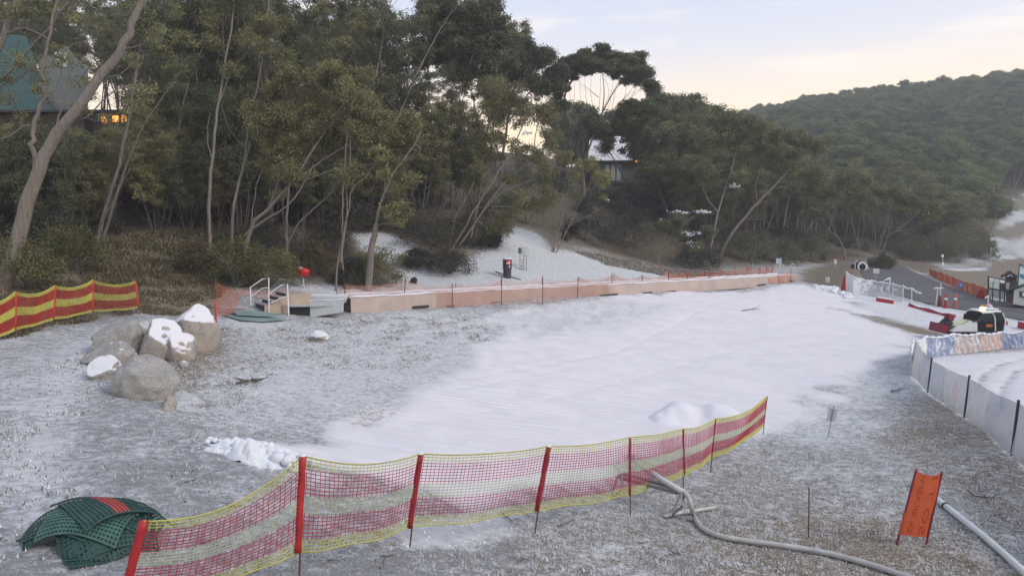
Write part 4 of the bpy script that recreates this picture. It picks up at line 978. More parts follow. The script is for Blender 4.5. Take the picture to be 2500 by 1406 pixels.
def up_to(p, z): q = p.copy(); q[2] = z; return q
zt = W(757, 737)[2]
def slab(name, pts, z, th, mt):
    m = MB(); m.prism([up_to(p, z) for p in pts], (0, 0, th)); return m.build(name, mt, lp_)
def XY(x, dz):  # a point at photo column x and depth offset dz
    return P(x, 740, zf+dz)
slab('deck', [XY(700, -.15), XY(757, -.15), XY(838, .05), XY(842, 2.0), XY(760, 2.2), XY(690, 1.7)], zt-.20, .06, M['deckgrey'])
slab('belt_hood', [XY(745, .55), XY(842, .45), XY(846, 1.05), XY(752, 1.05)], zt-.10, .16, M['deckgrey'])
slab('belt_hood', [XY(738, 1.25), XY(846, 1.15), XY(850, 1.9), XY(760, 2.0)], zt-.05, .20, M['snow'])
slab('hatch', [XY(764, .12), XY(796, .12), XY(788, .36), XY(766, .36)], zt-.02, .03, M['dark'])
slab('side_board', [XY(690, -.1), XY(706, -.12), XY(720, 1.6), XY(704, 1.7)], zt-.5, .38, M['tan'])
st = thing('stairs', 'short flight of mauve boarded steps with white handrails up to the platform', 'steps', G(640, 772))
mat('dark_riser', (.07, .05, .055), .8)
sb0 = P(622, 762, zf+.75); sb0[2] = h1(sb0[0], sb0[1]); sv = np.array((.80, -1.0, 0)); asc = np.array((.27, .13, 0))
for k in range(4):
    q = sb0 + asc*k; q[2] = sb0[2]+.16*(k+1)-.03
    m = MB(); m.prism([q, q+sv, q+sv+asc*(1.05 if k < 3 else 2.6), q+asc*(1.05 if k < 3 else 2.6)], (0, 0, .045)); m.build('tread', M['step'], st)
    m = MB(); m.prism([q+asc*.10, q+sv+asc*.10, q+sv+asc*.16, q+asc*.16], (0, 0, -.155)); m.build('riser', bpy.data.materials['dark_riser'], st)
q = sb0+sv; z0 = h1(q[0], q[1]); pl = [up_to(q-asc*.1, z0-.1)]
for k in range(4): pl += [up_to(q+asc*(k+.02), sb0[2]+.16*k+.02), up_to(q+asc*(k+.02), sb0[2]+.16*(k+1)-.04)]
pl += [up_to(q+asc*6.6, sb0[2]+.60), up_to(q+asc*6.6, z0-.1)]
m = MB(); m.prism([p+np.array((.012, -.015, 0)) for p in pl], (.03, -.035, 0)); m.build('stringer', M['tan'], st)
def rail(pts, dz): return [P(x, y, zf+dz) for x, y in pts]
for dz, sets in ((.95, ([(613,750),(611,702),(640,682),(656,678),(657,772)], [(613,724),(640,704),(656,702)])), (-.28, ([(657,774),(656,718),(686,697),(702,693.5),(705,781)], [(657,742),(688,726),(704,724)]))):
    m = MB()
    m.tube(rail(sets[0], dz), .026, 8); m.tube(rail(sets[1], dz), .022, 8); m.build('handrail', M['white'], st, smooth=False)
on = thing('safety_net_fence', 'short sagging orange net between a red sleeved post and the stairs', 'net fence', G(528, 845))
g = G(529, 846); zc = ZC(g); t = P(524, 687, zc); b = g
m = MB(); m.tube([t, b-np.array((0, 0, .15))], .013, 6); po = m.build('post', M['rust'], on)
m = MB(); m.tube([lerp(t, b, .28+.54*k/6) for k in range(7)], [.02, .03, .036, .034, .036, .03, .02], 8); m.build('sleeve', bpy.data.materials['orange_red_sleeve'], po, smooth=True)
e0, e1 = P(704, 704, zf+2.2), P(704, 748, zf+2.2); m = MB(); m.tube([e0, e1-np.array((0, 0, .4))], .014, 6); m.build('post', M['rust'], on)
n0, n1_ = P(590, 707, zf+2.3), P(590, 757, zf+2.3)
net_panel(on, t, P(526, 775, zc), n0, n1_, .12, .02, 12, 26, lambda v: 0, .0055, [M['orange_net']], bulge=.06, seed=91, seg=14, edge=1.8)
net_panel(on, n0, n1_, e0, e1, .16, .02, 12, 26, lambda v: 0, .0065, [M['orange_net']], bulge=.06, seed=92, seg=10, edge=1.8)
# red covered head on a leaning pole
g = G(744, 705); zc = ZC(g); rp = thing('padded_pole', 'leaning pole with a red round padded cover at its top behind the platform', 'pole', g)
m = MB(); m.tube([g-np.array((0, 0, .2)), P(738, 670, zc)], .035, 8); m.build('pole', M['galv'], rp)
m = MB(); R = Matrix.Rotation(.25, 3, 'Y'); k = zc/F
m.lathe(P(738, 675, zc), [(2*k, -1*k), (9*k, 1*k), (13*k, 5*k), (15*k, 10*k), (15.5*k, 15*k), (14*k, 19*k), (8*k, 21*k)], 16, R); m.build('cover', mat('bright_red_cover', (.62, .02, .025), .45, vary=.3, scale=6), rp, smooth=True)
m = MB(); m.lathe(P(739, 656, zc), [(13.5*k, 0), (13*k, 1.6*k), (7*k, 2.4*k)], 14, R); m.build('snow_cap', M['snow'], rp, smooth=True)
# plastic sheets and tray by the steps
M['green_sheet'] = mat('frosted_green_sheet', (.20, .29, .27), .6, vary=.3, scale=3)
for k, (pl, h0, lb) in enumerate((([(540,771),(640,778),(700,783),(640,789),(586,785)], .05, 'frosted green plastic sheet lying lowest at the foot of the steps'), ([(560,766),(640,770),(692,778),(650,781),(580,778)], .14, 'frosted green plastic sheet lying on top of another by the steps'))):
    m = MB(); m.prism([G(x, y)+np.array((0, 0, h0)) for x, y in pl], (0, 0, .03)); m.solo('plastic_sheet', M['green_sheet'], lb, 'plastic sheet')
tr = thing('tray', 'shallow brown tray with pale rims lying behind the orange net post', 'tray', G(562, 768))
c = G(562, 768); m = MB(); m.box(c+np.array((0, .35, .05)), (.75, .7, .06)); m.build('base', M['dark'], tr)
m = MB()
for dx, dy, sx, sy in ((0, 0, .8, .05), (0, .7, .8, .05), (-.39, .35, .05, .66), (.39, .35, .05, .66)): m.box(c+np.array((dx, dy, .11)), (sx, sy, .12))
m.build('rim', M['step'], tr)

# ------------------------------------------------------------------ boulders
def boulder_mat(name, ca, cb, warm):
    m = bpy.data.materials.new(name); m.use_nodes = True; n = m.node_tree.nodes; l = m.node_tree.links.new; b = n['Principled BSDF']; b.inputs['Roughness'].default_value = .85; b.inputs['Specular IOR Level'].default_value = .2
    t = n.new('ShaderNodeTexCoord')
    def nz(s, d, mn, mx_):
        a = n.new('ShaderNodeTexNoise'); a.inputs['Scale'].default_value = s; a.inputs['Detail'].default_value = d; a.inputs['Roughness'].default_value = .65; l(t.outputs['Object'], a.inputs['Vector'])
        r = n.new('ShaderNodeMapRange'); r.inputs[1].default_value = mn; r.inputs[2].default_value = mx_; l(a.outputs['Fac'], r.inputs[0]); return r.outputs[0], a.outputs['Fac']
    f1, h1_ = nz(3, 8, .36, .64); f2, h2 = nz(1.3, 4, .42, .62); f3, h3 = nz(30, 4, .5, .75)
    def mix(f, a, c):
        x = n.new('ShaderNodeMix'); x.data_type = 'RGBA'; l(f, x.inputs[0])
        for i, v in ((6, a), (7, c)):
            if isinstance(v, tuple): x.inputs[i].default_value = (*v, 1)
            else: l(v, x.inputs[i])
        return x.outputs[2]
    c = mix(f3, mix(f2, mix(f1, ca, cb), warm), tuple(x*.5 for x in ca)); l(c, b.inputs['Base Color'])
    ad = n.new('ShaderNodeMath'); l(h1_, ad.inputs[0]); l(h3, ad.inputs[1])
    bp = n.new('ShaderNodeBump'); bp.inputs['Distance'].default_value = .06; bp.inputs['Strength'].default_value = .8; l(ad.outputs[0], bp.inputs['Height']); l(bp.outputs[0], b.inputs['Normal']); return m
M['rock'] = boulder_mat('granite', (.20, .19, .175), (.42, .40, .36), (.40, .31, .23))
M['rock_tan'] = boulder_mat('tan_granite', (.27, .25, .225), (.48, .45, .41), (.42, .355, .30))
M['rock_grey'] = boulder_mat('grey_granite', (.26, .26, .25), (.47, .465, .445), (.40, .37, .335))
import bmesh
def boulder(label, px0, px1, pt, pb, depth, seed, mt, cuts=(), snow=None, snow_thr=.55, rough=.16, p=1.0, name='boulder', yaw=0, taper=0.0):
    g = G((px0+px1)/2, pb); zc = ZC(g)+depth*.35; k = zc/F; wd = (px1-px0)*k; ht = (pb-pt)*k*1.03; dep = depth
    c = g + np.array((0, dep*.38, 0)); bm = bmesh.new(); bmesh.ops.create_icosphere(bm, subdivisions=5, radius=1.0)
    off = Vector((seed*7.3, seed*3.1, seed*1.7)); base_z = -.38
    for v in bm.verts:
        d = v.co.normalized(); r = 1+rough*1.6*(mnoise.noise(d*1.1+off)) + rough*.7*mnoise.noise(d*2.7+off) + rough*.28*mnoise.noise(d*6+off) + rough*.10*mnoise.noise(d*15+off)
        q = d*r
        for nx_, ny_, nz_, dd in cuts:
            nn = Vector((nx_, ny_, nz_)).normalized(); e = q.dot(nn)-dd-.03*mnoise.noise(q*3+off)
            if e > 0: q -= nn*e*.92
        v.co = q
    lo = Vector([min(v.co[i] for v in bm.verts) for i in range(3)]); hi = Vector([max(v.co[i] for v in bm.verts) for i in range(3)])
    for v in bm.verts:
        u = [(v.co[i]-lo[i])/(hi[i]-lo[i]) for i in range(3)]
        z_ = max(0, u[2]*1.35-.35); x, y, z = (u[0]-.5)*wd*(1-taper*z_), (u[1]-.5)*dep*(1-taper*z_), (u[2]*1.35-.35)*ht
        v.co = Vector((x, y, z))
    bm.normal_update(); root = thing(name, label, 'rock', c)
    root.location.z = h1(c[0], c[1])-.03 if True else 0
    if yaw: root.rotation_euler = (0, 0, yaw)
    me = bpy.data.meshes.new('stone'); bm.to_mesh(me); me.materials.append(mt); me.polygons.foreach_set('use_smooth', [True]*len(me.polygons)); link(bpy.data.objects.new('stone', me), root)
    if snow is not None:
        keep = set()
        for f in bm.faces:
            cc = f.calc_center_median()
            s = f.normal.z + .12*mnoise.noise(cc*2.5+off) + .13*mnoise.noise(cc*6+off) - snow_thr
            if s > 0 and snow(cc.x/wd+.5, cc.y/dep+.5, cc.z/ht): keep.add(f)
        bmesh.ops.delete(bm, geom=[f for f in bm.faces if f not in keep], context='FACES')
        if len(bm.verts):
            bnd = {v for e in bm.edges if e.is_boundary for v in e.verts}
            for v in bm.verts:
                v.co += v.normal*(-.012 if v in bnd else .013+.010*mnoise.noise(v.co*6))
            m2 = bpy.data.meshes.new('snow_cap'); bm.to_mesh(m2); m2.materials.append(M['snow']); m2.polygons.foreach_set('use_smooth', [True]*len(m2.polygons)); link(bpy.data.objects.new('snow_cap', m2), root)
    bm.free(); return root
allover = lambda u, v, z: True
boulder('largest upright boulder, dark left face, tan right face and pointed snow top', 388, 513, 750, 858, 1.35, 1, M['rock_tan'], cuts=((-.80,-.55,.22,.60),(.72,-.62,.12,.66),(-.50,-.2,.85,.56),(.45,-.25,.86,.60)), snow=lambda u, v, z: z > .60, snow_thr=.52, rough=.09)
boulder('pink brown boulder with smooth snow covered slope in the middle of the group', 330, 428, 784, 876, 1.25, 2, M['rock_tan'], cuts=((.42,-.38,.84,.50),(-.65,-.5,.45,.68),(.05,-.97,.1,.74)), snow=lambda u, v, z: z > .40, snow_thr=.60, rough=.10)
boulder('low snow topped slab leaning against the right of the pink brown boulder', 398, 459, 815, 882, 1.0, 3, M['rock_tan'], cuts=((.55,-.35,.78,.46),(.9,0,.3,.72)), snow=allover, snow_thr=.55, rough=.10)
boulder('wide layered grey boulder at the back left of the group', 205, 331, 788, 866, 1.5, 4, M['rock_grey'], cuts=((-.3,-.3,.9,.55),(.3,-.95,.1,.7)), rough=.16)
boulder('low furrowed boulder between the layered one and the white one', 183, 313, 838, 892, 1.0, 5, M['rock_grey'], cuts=((-.4,-.5,.75,.55),), snow=lambda u, v, z: z > .3 and u > .45, snow_thr=.93, rough=.18)
boulder('small boulder wholly white with snow on the gravel path', 201, 274, 873, 925, .75, 6, M['rock_grey'], cuts=((-.1,-.55,.85,.5),), snow=allover, snow_thr=.18, rough=.12)
boulder('big smooth rounded grey boulder at the front of the group', 248, 408, 876, 974, 1.15, 7, M['rock_grey'], cuts=((.55,-.1,.8,.66),(.85,-.3,.3,.8)), rough=.12, yaw=-.3)
boulder('small pointed tan stone at the front end of the boulder group', 381, 420, 966, 1002, .4, 8, M['rock_tan'], cuts=((-.7,-.5,.5,.5),(.7,-.5,.5,.5)), rough=.12)
boulder('little pale stone lying right of the boulder group', 434, 457, 880, 896, .25, 9, M['rock_grey'], snow=allover, snow_thr=.4, rough=.15)
boulder('snow covered stone alone on the dusted slope below the platform', 752, 798, 808, 832, .7, 10, M['rock_grey'], snow=allover, snow_thr=.05, rough=.12)

# ------------------------------------------------------------------ pile of green rubber mats
M['mat_green'] = mat('green_rubber', (.022, .070, .060), .55, vary=.35, scale=9)
M['mat_frost'] = mat('frosted_green_rubber', (.055, .130, .112), .6, vary=.4, scale=7)
M['mat_red'] = mat('red_rubber', (.40, .06, .05), .6, vary=.3, scale=9)
pc = G(228, 1322); ptp = [
 # x, y, yaw, length, width, layer, label
 (-.34,.10,.55,.80,.62,0,'green rubber mat sticking out lowest at the left of the pile'),
 (.10,-.20,-.75,.80,.58,1,'green rubber mat with a corner pointing at the camera under the pile'),
 (.26,-.10,.62,.86,.58,2,'green rubber mat poking out at the lower right of the pile'),
 (-.22,.0,-.12,.80,.66,3,'green rubber mat second from the left edge of the pile'),
 (.26,.16,.12,.86,.62,4,'green rubber mat ending behind the red net post'),
 (.02,-.06,.03,.84,.60,5,'large frosted green mat draped across the front of the pile'),
 (.02,.22,-.62,.92,.78,7,'topmost arched green mat with one red stripe')]
def heap_z(x, y): return .33*max(0, 1-((x-.02)/.80)**2-((y-.12)/.60)**2)**.75
for k, (x, y, yaw, ln, wd, lay, lb) in enumerate(ptp):
    top = k == 6; root = thing('rubber_mat', lb, 'mat', pc+np.array((x, y, heap_z(x, y)+lay*.012)), 'perforated mats in a pile'); m = MB(); nu, nv = int(ln/.040), int(wd/.040)
    R = rotz(yaw)
    def S(u, v, lift=0):
        a = (u-.5)*ln; b = (v-.5)*wd; q = R @ Vector((a, b, 0)); lx, ly = x+q.x, y+q.y
        z = heap_z(lx, ly)+.014*lay+.012*math.sin(7*u+5*v+k)+lift+(.05*max(0, u-.7)/.3 if top else 0)
        px_, py_ = pc[0]+lx, pc[1]+ly
        return np.array((px_, py_, h1(px_, py_)+.012+z))
    sx = .0115
    for j in range(nv+1):
        v = j/nv; mi = 1 if (top and .40 < v < .60) else 0
        def f(u, w): return S(u, min(1, max(0, v+(w-.5)*2*sx/wd)), .004)
        m.grid(f, 14, 1, mi=mi)
    for i in range(nu+1):
        u = i/nu
        for c0, c1, mi in (((0, .40, 0), (.40, .60, 1), (.60, 1, 0)) if top else ((0, 1, 0),)):
            def f2(w, v): return S(min(1, max(0, u+(w-.5)*2*sx/ln)), lerp(c0, c1, v), 0)
            m.grid(f2, 1, 8 if not top else 4, mi=mi)
    # rim
    for e in (0, 1):
        m.tube([S(i/14, e) for i in range(15)], .011, 4); m.tube([S(e, i/10) for i in range(11)], .011, 4)
    m.build('grid', [M['mat_frost'] if k in (5,) else M['mat_green'], M['mat_red']], root)

# ------------------------------------------------------------------ heaps of snow
def lumpy(name, cx, cy, sx, sy, hz, seed, mt, label=None, kind=None, cat=None, n=56, amp=.4, extra=None, rotz_=0):
    ca, sa = math.cos(rotz_), math.sin(rotz_); off = Vector((seed*3.7, seed, 0)); m = MB()
    def f(u, v):
        a, b = (u-.5)*2, (v-.5)*2; r = math.hypot(a, b); x = cx+(a*sx*ca-b*sy*sa); y = cy+(a*sx*sa+b*sy*ca)
        rr = r*(1+.30*mnoise.noise(Vector((a, b, 0))*2+off)); k = max(0, 1-rr**2)**.8
        z = hz*k*(1+amp*1.4*mnoise.noise(Vector((x, y, 0))*1.8+off)+amp*mnoise.noise(Vector((x, y, 0))*4.5+off)+amp*.5*mnoise.noise(Vector((x, y, 0))*11+off))
        if extra: z += extra(x, y, a, b)
        return np.array((x, y, h1(x, y)+z-.05))
    m.grid(f, n, n)
    return m
g0 = G(1730, 1052)
m = MB()
def mound(x, y, a, b): return max(0, .50*math.exp(-(((a-.36)/.36)**2+((b-.1)/.55)**2)**1.7) + .46*math.exp(-(((a+.28)/.26)**2+((b-.15)/.5)**2)**1.5) + .26*math.exp(-(((a+.60)/.18)**2+((b+.25)/.35)**2)**1.6) + .14*math.exp(-((a-.0)/.6)**2-((b)/.6)**2)+.05*mnoise.noise(Vector((x*2.2, y*2.2, 3)))-.06)
lumpy('snow_mound', g0[0], g0[1]+.9, 1.9, 1.35, .02, 4, None, extra=mound, n=70, amp=.2).solo('snow_mound', M['snow'], 'smooth double humped heap of snow behind the far part of the front net', 'snow heap', smooth=True)
pa, pb = G(525, 1085), G(740, 1150)
sc_ = (pa+pb)/2; yaw = math.atan2(pb[1]-pa[1], pb[0]-pa[0])
mm = lumpy('x', sc_[0], sc_[1]+.08, np.linalg.norm(pb-pa)*.58, .55, .26, 9, None, n=110, amp=.75, rotz_=yaw)
rs = np.random.RandomState(8)
def clod(m, p, r, seed):
    bm = bmesh.new(); bmesh.ops.create_icosphere(bm, subdivisions=2, radius=1); off = Vector((seed*1.3, seed*.7, 2)); s = rs.uniform(.7, 1.2, 3)
    vs = [np.array(p)+np.array((v.co.x*s[0], v.co.y*s[1], v.co.z*s[2]*.8))*r*(1+.35*mnoise.noise(v.co*1.6+off)) for v in bm.verts]
    m.add(vs, [tuple(v.index for v in f.verts) for f in bm.faces]); bm.free()
for i in range(90):
    u = rs.uniform(-.08, 1.0); q = lerp(pa, pb, u); side = rs.normal()*.24*(0.35+min(1, u+.2)); d = np.array((-math.sin(yaw), math.cos(yaw), 0))
    p = q+d*side+np.array((0, .06, 0)); p[2] = h1(p[0], p[1])+max(0, .20*(1-abs(side)/.5))*min(1, u+.3); clod(mm, p, rs.uniform(.03, .13)*(.5 if u < .2 else 1), i)
mm.solo('snow_heap', M['snow_lump'], 'row of lumpy shovelled snow chunks left behind the front net', 'snow heap', smooth=True, kind='stuff')
mm = MB(); q0 = G(2035, 715)
for i in range(60):
    x, y = rs.uniform(1990, 2080), 0; y = np.interp(x, [1990, 2045, 2080], [703, 708, 728])+rs.normal()*3
    p = G(x, y); p[2] += .02; clod(mm, p, rs.uniform(.08, .3), i)
mm.solo('snow_heap', M['snow_lump'], 'low ridge of ploughed snow lumps at the top of the run by the road', 'snow heap', kind='stuff')
mm = MB()
for i in range(70):
    x, y = rs.uniform(975, 1250), rs.uniform(1262, 1335); p = G(x, y); p[2] += .0; clod(mm, p, rs.uniform(.01, .03), i)
o = mm.build('snow_crumbs', M['snow_lump']); tag(o, kind='stuff')

# ------------------------------------------------------------------ pipe on its trestle, hose, second pipe
M['pipe'] = mat('frosted_white_pipe', (.50, .51, .49), .5, vary=.18, scale=4)
zt_ = ZC(G(1640, 1258))
tr = thing('pipe_trestle', 'grey metal trestle with two splayed leg frames under the white pipe', 'trestle', G(1600, 1240))
def T(x, y, dz=0): return P(x, y, zt_+dz)
za = ZC(G(1520, 1218)); zb_ = ZC(G(1650, 1262))
for side, pts in (('a', [(1490,1219),(1508,1162),(1519,1155),(1517,1196),(1490,1219)]), ('b', [(1641,1255),(1663,1203),(1670,1190),(1667,1234),(1636,1262)])):
    z = za if side == 'a' else zb_
    m = MB(); m.tube([P(x, y, z + .25*math.sin(i*1.6)) for i, (x, y) in enumerate(pts)], .022, 6); m.build('leg_frame', M['steel'], tr)
for (x0, y0), (x1, y1), w_ in (((1508,1162),(1660,1203),.025), ((1519,1156),(1672,1192),.025), ((1560,1168),(1650,1194),.018), ((1512,1168),(1655,1206),.012)):
    m = MB(); m.tube([P(x0, y0, za), P(x1, y1, zb_)], w_, 6); m.build('rail', M['steel'], tr)
m = MB()
pp = [P(1536,1112,za+.5), P(1575,1143,lerp(za, zb_, .4)+.3), P(1612,1168,lerp(za, zb_, .7)+.1), P(1672,1203,zb_-.15)]
m.tube(pp, .052, 12); pipe = m.solo('pipe', M['pipe'], 'straight white pipe resting on the trestle and passing behind the net', 'pipe', smooth=True)
hp = [P(1668,1200,zb_-.15), P(1680,1212,zb_-.2), P(1688,1236,zb_-.25)] + [G(x, y)+np.array((0, 0, .055)) for x, y in ((1694,1268),(1712,1294),(1748,1313),(1800,1324),(1880,1335),(1980,1350),(2060,1368),(2130,1388),(2190,1408),(2260,1432),(2360,1480))]
fine = []
for i in range(len(hp)-1):
    p0, p1, p2, p3 = hp[max(i-1, 0)], hp[i], hp[i+1], hp[min(i+2, len(hp)-1)]
    for k in range(5):
        t = k/5; q = .5*((2*p1)+(-p0+p2)*t+(2*p0-5*p1+4*p2-p3)*t*t+(-p0+3*p1-3*p2+p3)*t**3)
        if i >= 2: q[2] = max(q[2], h1(q[0], q[1])+.05)
        fine.append(q)
fine.append(hp[-1]); m = MB(); m.tube(fine, .044, 10); m.solo('hose', mat('dull_hose', (.44, .43, .415), .6, vary=.25, scale=6), 'thick pale hose bending down from the trestle and snaking over the frosty grass', 'hose', smooth=True)
for k, (a, b, lb) in enumerate((((1622,1264),(1690,1250), 'frosted length of tube lying flat under the hose bend'), ((1664,1256),(1746,1243), 'second frosted tube lying just behind the first beneath the trestle'))):
    m = MB(); m.tube([G(*a)+np.array((0, 0, .035)), G(*b)+np.array((0, 0, .04))], .035, 8); m.solo('tube', M['pipe'], lb, 'tube', smooth=True)
m = MB(); q = [G(x, y)+np.array((0, 0, .08)) for x, y in ((2228,1186),(2288,1228),(2345,1275),(2400,1318),(2460,1372),(2530,1438),(2620,1530))]
m.tube(q, .055, 12); p2 = m.solo('pipe', mat('bluish_white_pipe', (.58, .62, .62), .5, vary=.15, scale=4), 'bluish white pipe on the ground running off behind the orange banner', 'pipe', smooth=True)
m = MB(); d = q[2]-q[1]; d /= np.linalg.norm(d); c = lerp(q[1], q[2], .38); m.tube([c-d*.02, c+d*.02], .070, 12); o = m.build('joint_band', M['dark'], p2)

# ------------------------------------------------------------------ orange banner gate, stakes, sign
g0, g1 = G(2185, 1331), G(2256, 1339); z0, z1 = ZC(g0), ZC(g1); z1 = z0
g1 = P(2256, 1339, z1); gate = thing('banner_gate', 'orange cloth slalom banner on two dark red poles, back of its lettering showing through', 'banner', g0)
t0, t1 = P(2237, 1145, z0), P(2300, 1151, z1)
for a, b in ((t0, g0), (t1, g1)):
    m = MB(); m.tube([a, b-np.array((0, 0, .12))], .017, 8); po = m.build('pole', mat('plum_pole', (.16, .02, .04), .5) if a is t0 else bpy.data.materials['plum_pole'], gate)
    if a is t0: continue
def BS(u, v):
    p = lerp(lerp(t0, t1, u), lerp(g0, g1, u), .02+v*.83); sag = .055*4*u*(1-u)*(1-v)**2
    return p - np.array((0, 0, sag)) + np.array((0, -.025*math.sin(3.14*u)+.01*math.sin(6*v+3*u), 0))
mo = bpy.data.materials.new('orange_cloth'); mo.use_nodes = True; nn = mo.node_tree.nodes; b = nn['Principled BSDF']; b.inputs['Base Color'].default_value = (.56, .105, .04, 1); b.inputs['Roughness'].default_value = .7; b.inputs['Specular IOR Level'].default_value = .15
tl = nn.new('ShaderNodeBsdfTranslucent'); tl.inputs[0].default_value = (.75, .16, .05, 1); tp = nn.new('ShaderNodeBsdfTransparent'); tp.inputs[0].default_value = (1, .35, .2, 1)
s1 = nn.new('ShaderNodeMixShader'); s1.inputs[0].default_value = .3; s2 = nn.new('ShaderNodeMixShader'); s2.inputs[0].default_value = .14
ml = mo.node_tree.links.new; ml(b.outputs[0], s1.inputs[1]); ml(tl.outputs[0], s1.inputs[2]); ml(s1.outputs[0], s2.inputs[1]); ml(tp.outputs[0], s2.inputs[2]); ml(s2.outputs[0], nn['Material Output'].inputs['Surface'])
m = MB(); m.grid(BS, 20, 40); cloth = m.build('cloth', mo, gate, smooth=True)
m = MB()
for vv in (.0, 1.0):
    m.tube([BS(i/16, vv) for i in range(17)], .004, 4)
m.build('hem', mo, cloth)
# lettering printed on the far side, seen mirrored through the cloth, reading along the pole
def lettering(text, u0, u1, v0, v1, parent, mt, name='lettering', S_=BS, push=-.004, mirror=True):
    cu = bpy.data.curves.new('t', 'FONT'); cu.body = text; cu.size = 1; cu.extrude = 0; to = bpy.data.objects.new('t', cu); COL.objects.link(to)
    dg = bpy.context.evaluated_depsgraph_get(); dg.update(); me = bpy.data.meshes.new_from_object(to.evaluated_get(dg)); bpy.data.objects.remove(to); bpy.data.curves.remove(cu)
    bm = bmesh.new(); bm.from_mesh(me); bmesh.ops.triangulate(bm, faces=bm.faces); bmesh.ops.subdivide_edges(bm, edges=[e for e in bm.edges if e.calc_length() > .25], cuts=2)
    bm.normal_update(); bmesh.ops.triangulate(bm, faces=bm.faces)
    xs = [v.co.x for v in bm.verts]; ys = [v.co.y for v in bm.verts]; o = origin(parent)
    for v in bm.verts:
        a = (v.co.x-min(xs))/(max(xs)-min(xs)); b_ = (v.co.y-min(ys))/(max(ys)-min(ys)); uu, vv = S_2(a, b_, u0, u1, v0, v1)
        q = V(S_(uu, vv))+Vector((0, push, 0))-o; v.co = q
    bm.to_mesh(me); bm.free(); me.materials.clear(); me.materials.append(mt); me.name = name; return link(bpy.data.objects.new(name, me), parent)
def S_2(a, b_, u0, u1, v0, v1): return lerp(u0, u1, b_), lerp(v1, v0, a)
mlt = mat('faded_print', (.34, .055, .03), .8, spec=.05)
lettering('SO T I', .66, .86, .03, .97, cloth, mlt); lettering('SX SKASFSI', .24, .40, .03, .97, cloth, mlt)
g = G(1974, 1314); zc = ZC(g); m = MB(); m.tube([P(1975, 1190, zc), P(1975, 1250, zc), g-np.array((0, 0, .1))], .011, 6); m.solo('stake', M['rust'], 'thin bare rusty stake standing alone in the frosty grass', 'stake')
g = G(2019, 1070); zc = ZC(g); sg = thing('stake_sign', 'grey back of a small sign on a leaning thin stake near the gully', 'sign', g)
m = MB(); m.tube([P(2037, 991, zc-.03), g-np.array((0, 0, .1))], .012, 6); m.build('stake', M['steel'], sg)
m = MB(); m.prism([P(2024, 997, zc), P(2045, 999, zc), P(2040, 1028, zc), P(2018, 1027, zc)], (0, .012, 0)); m.build('board', mat('grey_board', (.42, .42, .45), .6, vary=.1), sg)
# fallen branches and twigs
def twig_thing(label, pts, r, seed, name='fallen_branch', cat='branch', group=None, side=4):
    rs = np.random.RandomState(seed); m = MB(); q = [G(x, y)+np.array((0, 0, r*1.2+.01)) for x, y in pts]; m.tube(q, [lerp(r, r*.4, i/(len(q)-1)) for i in range(len(q))], 5)
    for k in range(side):
        p = along(q, rs.uniform(.2, .9)); d = rs.normal(size=3)*.3; d[2] = abs(d[2])*.25; m.tube([p, p+d*.5, p+d+rs.normal(size=3)*.05], [r*.6, r*.45, r*.2], 4)
    return m.solo(name, M['bark_dark'], label, cat, group)
twig_thing('black tangle of burnt looking twigs on the dusted slope right of the boulders', [(578,940),(600,933),(625,936),(640,928)], .035, 1, side=9)
twig_thing('curved dark branch lying on the bank right of the orange banner', [(2362,1200),(2378,1214),(2420,1219),(2440,1208)], .02, 2, side=2)
twig_thing('pale stick lying in the frosty grass left of the trestle', [(1362,1288),(1400,1272)], .014, 3, side=0)
twig_thing('dark stick under the front net near the snow patch', [(1225,1256),(1250,1275)], .016, 4, side=0)
twig_thing('thin branch lying at the edge of the gully below the shade cloth fence', [(2175,958),(2190,956),(2200,950)], .03, 5, side=2)
twig_thing('dark stick with snow on the run below the middle of the conveyor', [(1812,760),(1830,757),(1842,756)], .03, 6, side=2)
GT = 'small twigs scattered on the frosty grass'
for i, (x, y) in enumerate([(1270,1365),(1560,1330),(1640,1350),(1850,1385),(2130,1300),(2060,1230),(1890,1210),(2360,1385),(2420,1260),(2465,1300),(800,1370),(930,1360),(480,1330),(560,1240),(450,1180)]):
    a = random.Random(i).uniform(-1, 1); twig_thing('one of the small twigs scattered on the frosty ground in front', [(x, y), (x+14, y+4*a), (x+30, y+9*a)], .008, 50+i, 'twig', 'twig', GT, 2)

# ------------------------------------------------------------------ shade cloth fence and printed banner fence on the right
def cloth_mat(name, cols, scale, rough=.8):
    m = bpy.data.materials.new(name); m.use_nodes = True; n = m.node_tree.nodes; l = m.node_tree.links.new; b = n['Principled BSDF']; b.inputs['Roughness'].default_value = rough; b.inputs['Specular IOR Level'].default_value = .15
    t = n.new('ShaderNodeTexCoord'); a = n.new('ShaderNodeTexNoise'); a.inputs['Scale'].default_value = scale; a.inputs['Detail'].default_value = 3; a.inputs['Distortion'].default_value = .6; l(t.outputs['Object'], a.inputs['Vector'])
    r = n.new('ShaderNodeValToRGB'); e = r.color_ramp.elements; r.color_ramp.interpolation = 'EASE'
    e[0].position = cols[0][0]; e[0].color = (*cols[0][1], 1); e[1].position = cols[-1][0]; e[1].color = (*cols[-1][1], 1)
    for p, c in cols[1:-1]: x = e.new(p); x.color = (*c, 1)
    l(a.outputs['Fac'], r.inputs[0]); l(r.outputs[0], b.inputs['Base Color'])
    if name.startswith('shade'):
        tp = n.new('ShaderNodeBsdfTransparent'); ms = n.new('ShaderNodeMixShader'); ms.inputs[0].default_value = .22; l(b.outputs[0], ms.inputs[1]); l(tp.outputs[0], ms.inputs[2]); l(ms.outputs[0], n['Material Output'].inputs['Surface'])
    return m
sh = thing('shade_cloth_fence', 'grey blue shade cloth fence on dark posts curving round the snowy turning area', 'fence', G(2365, 1012))
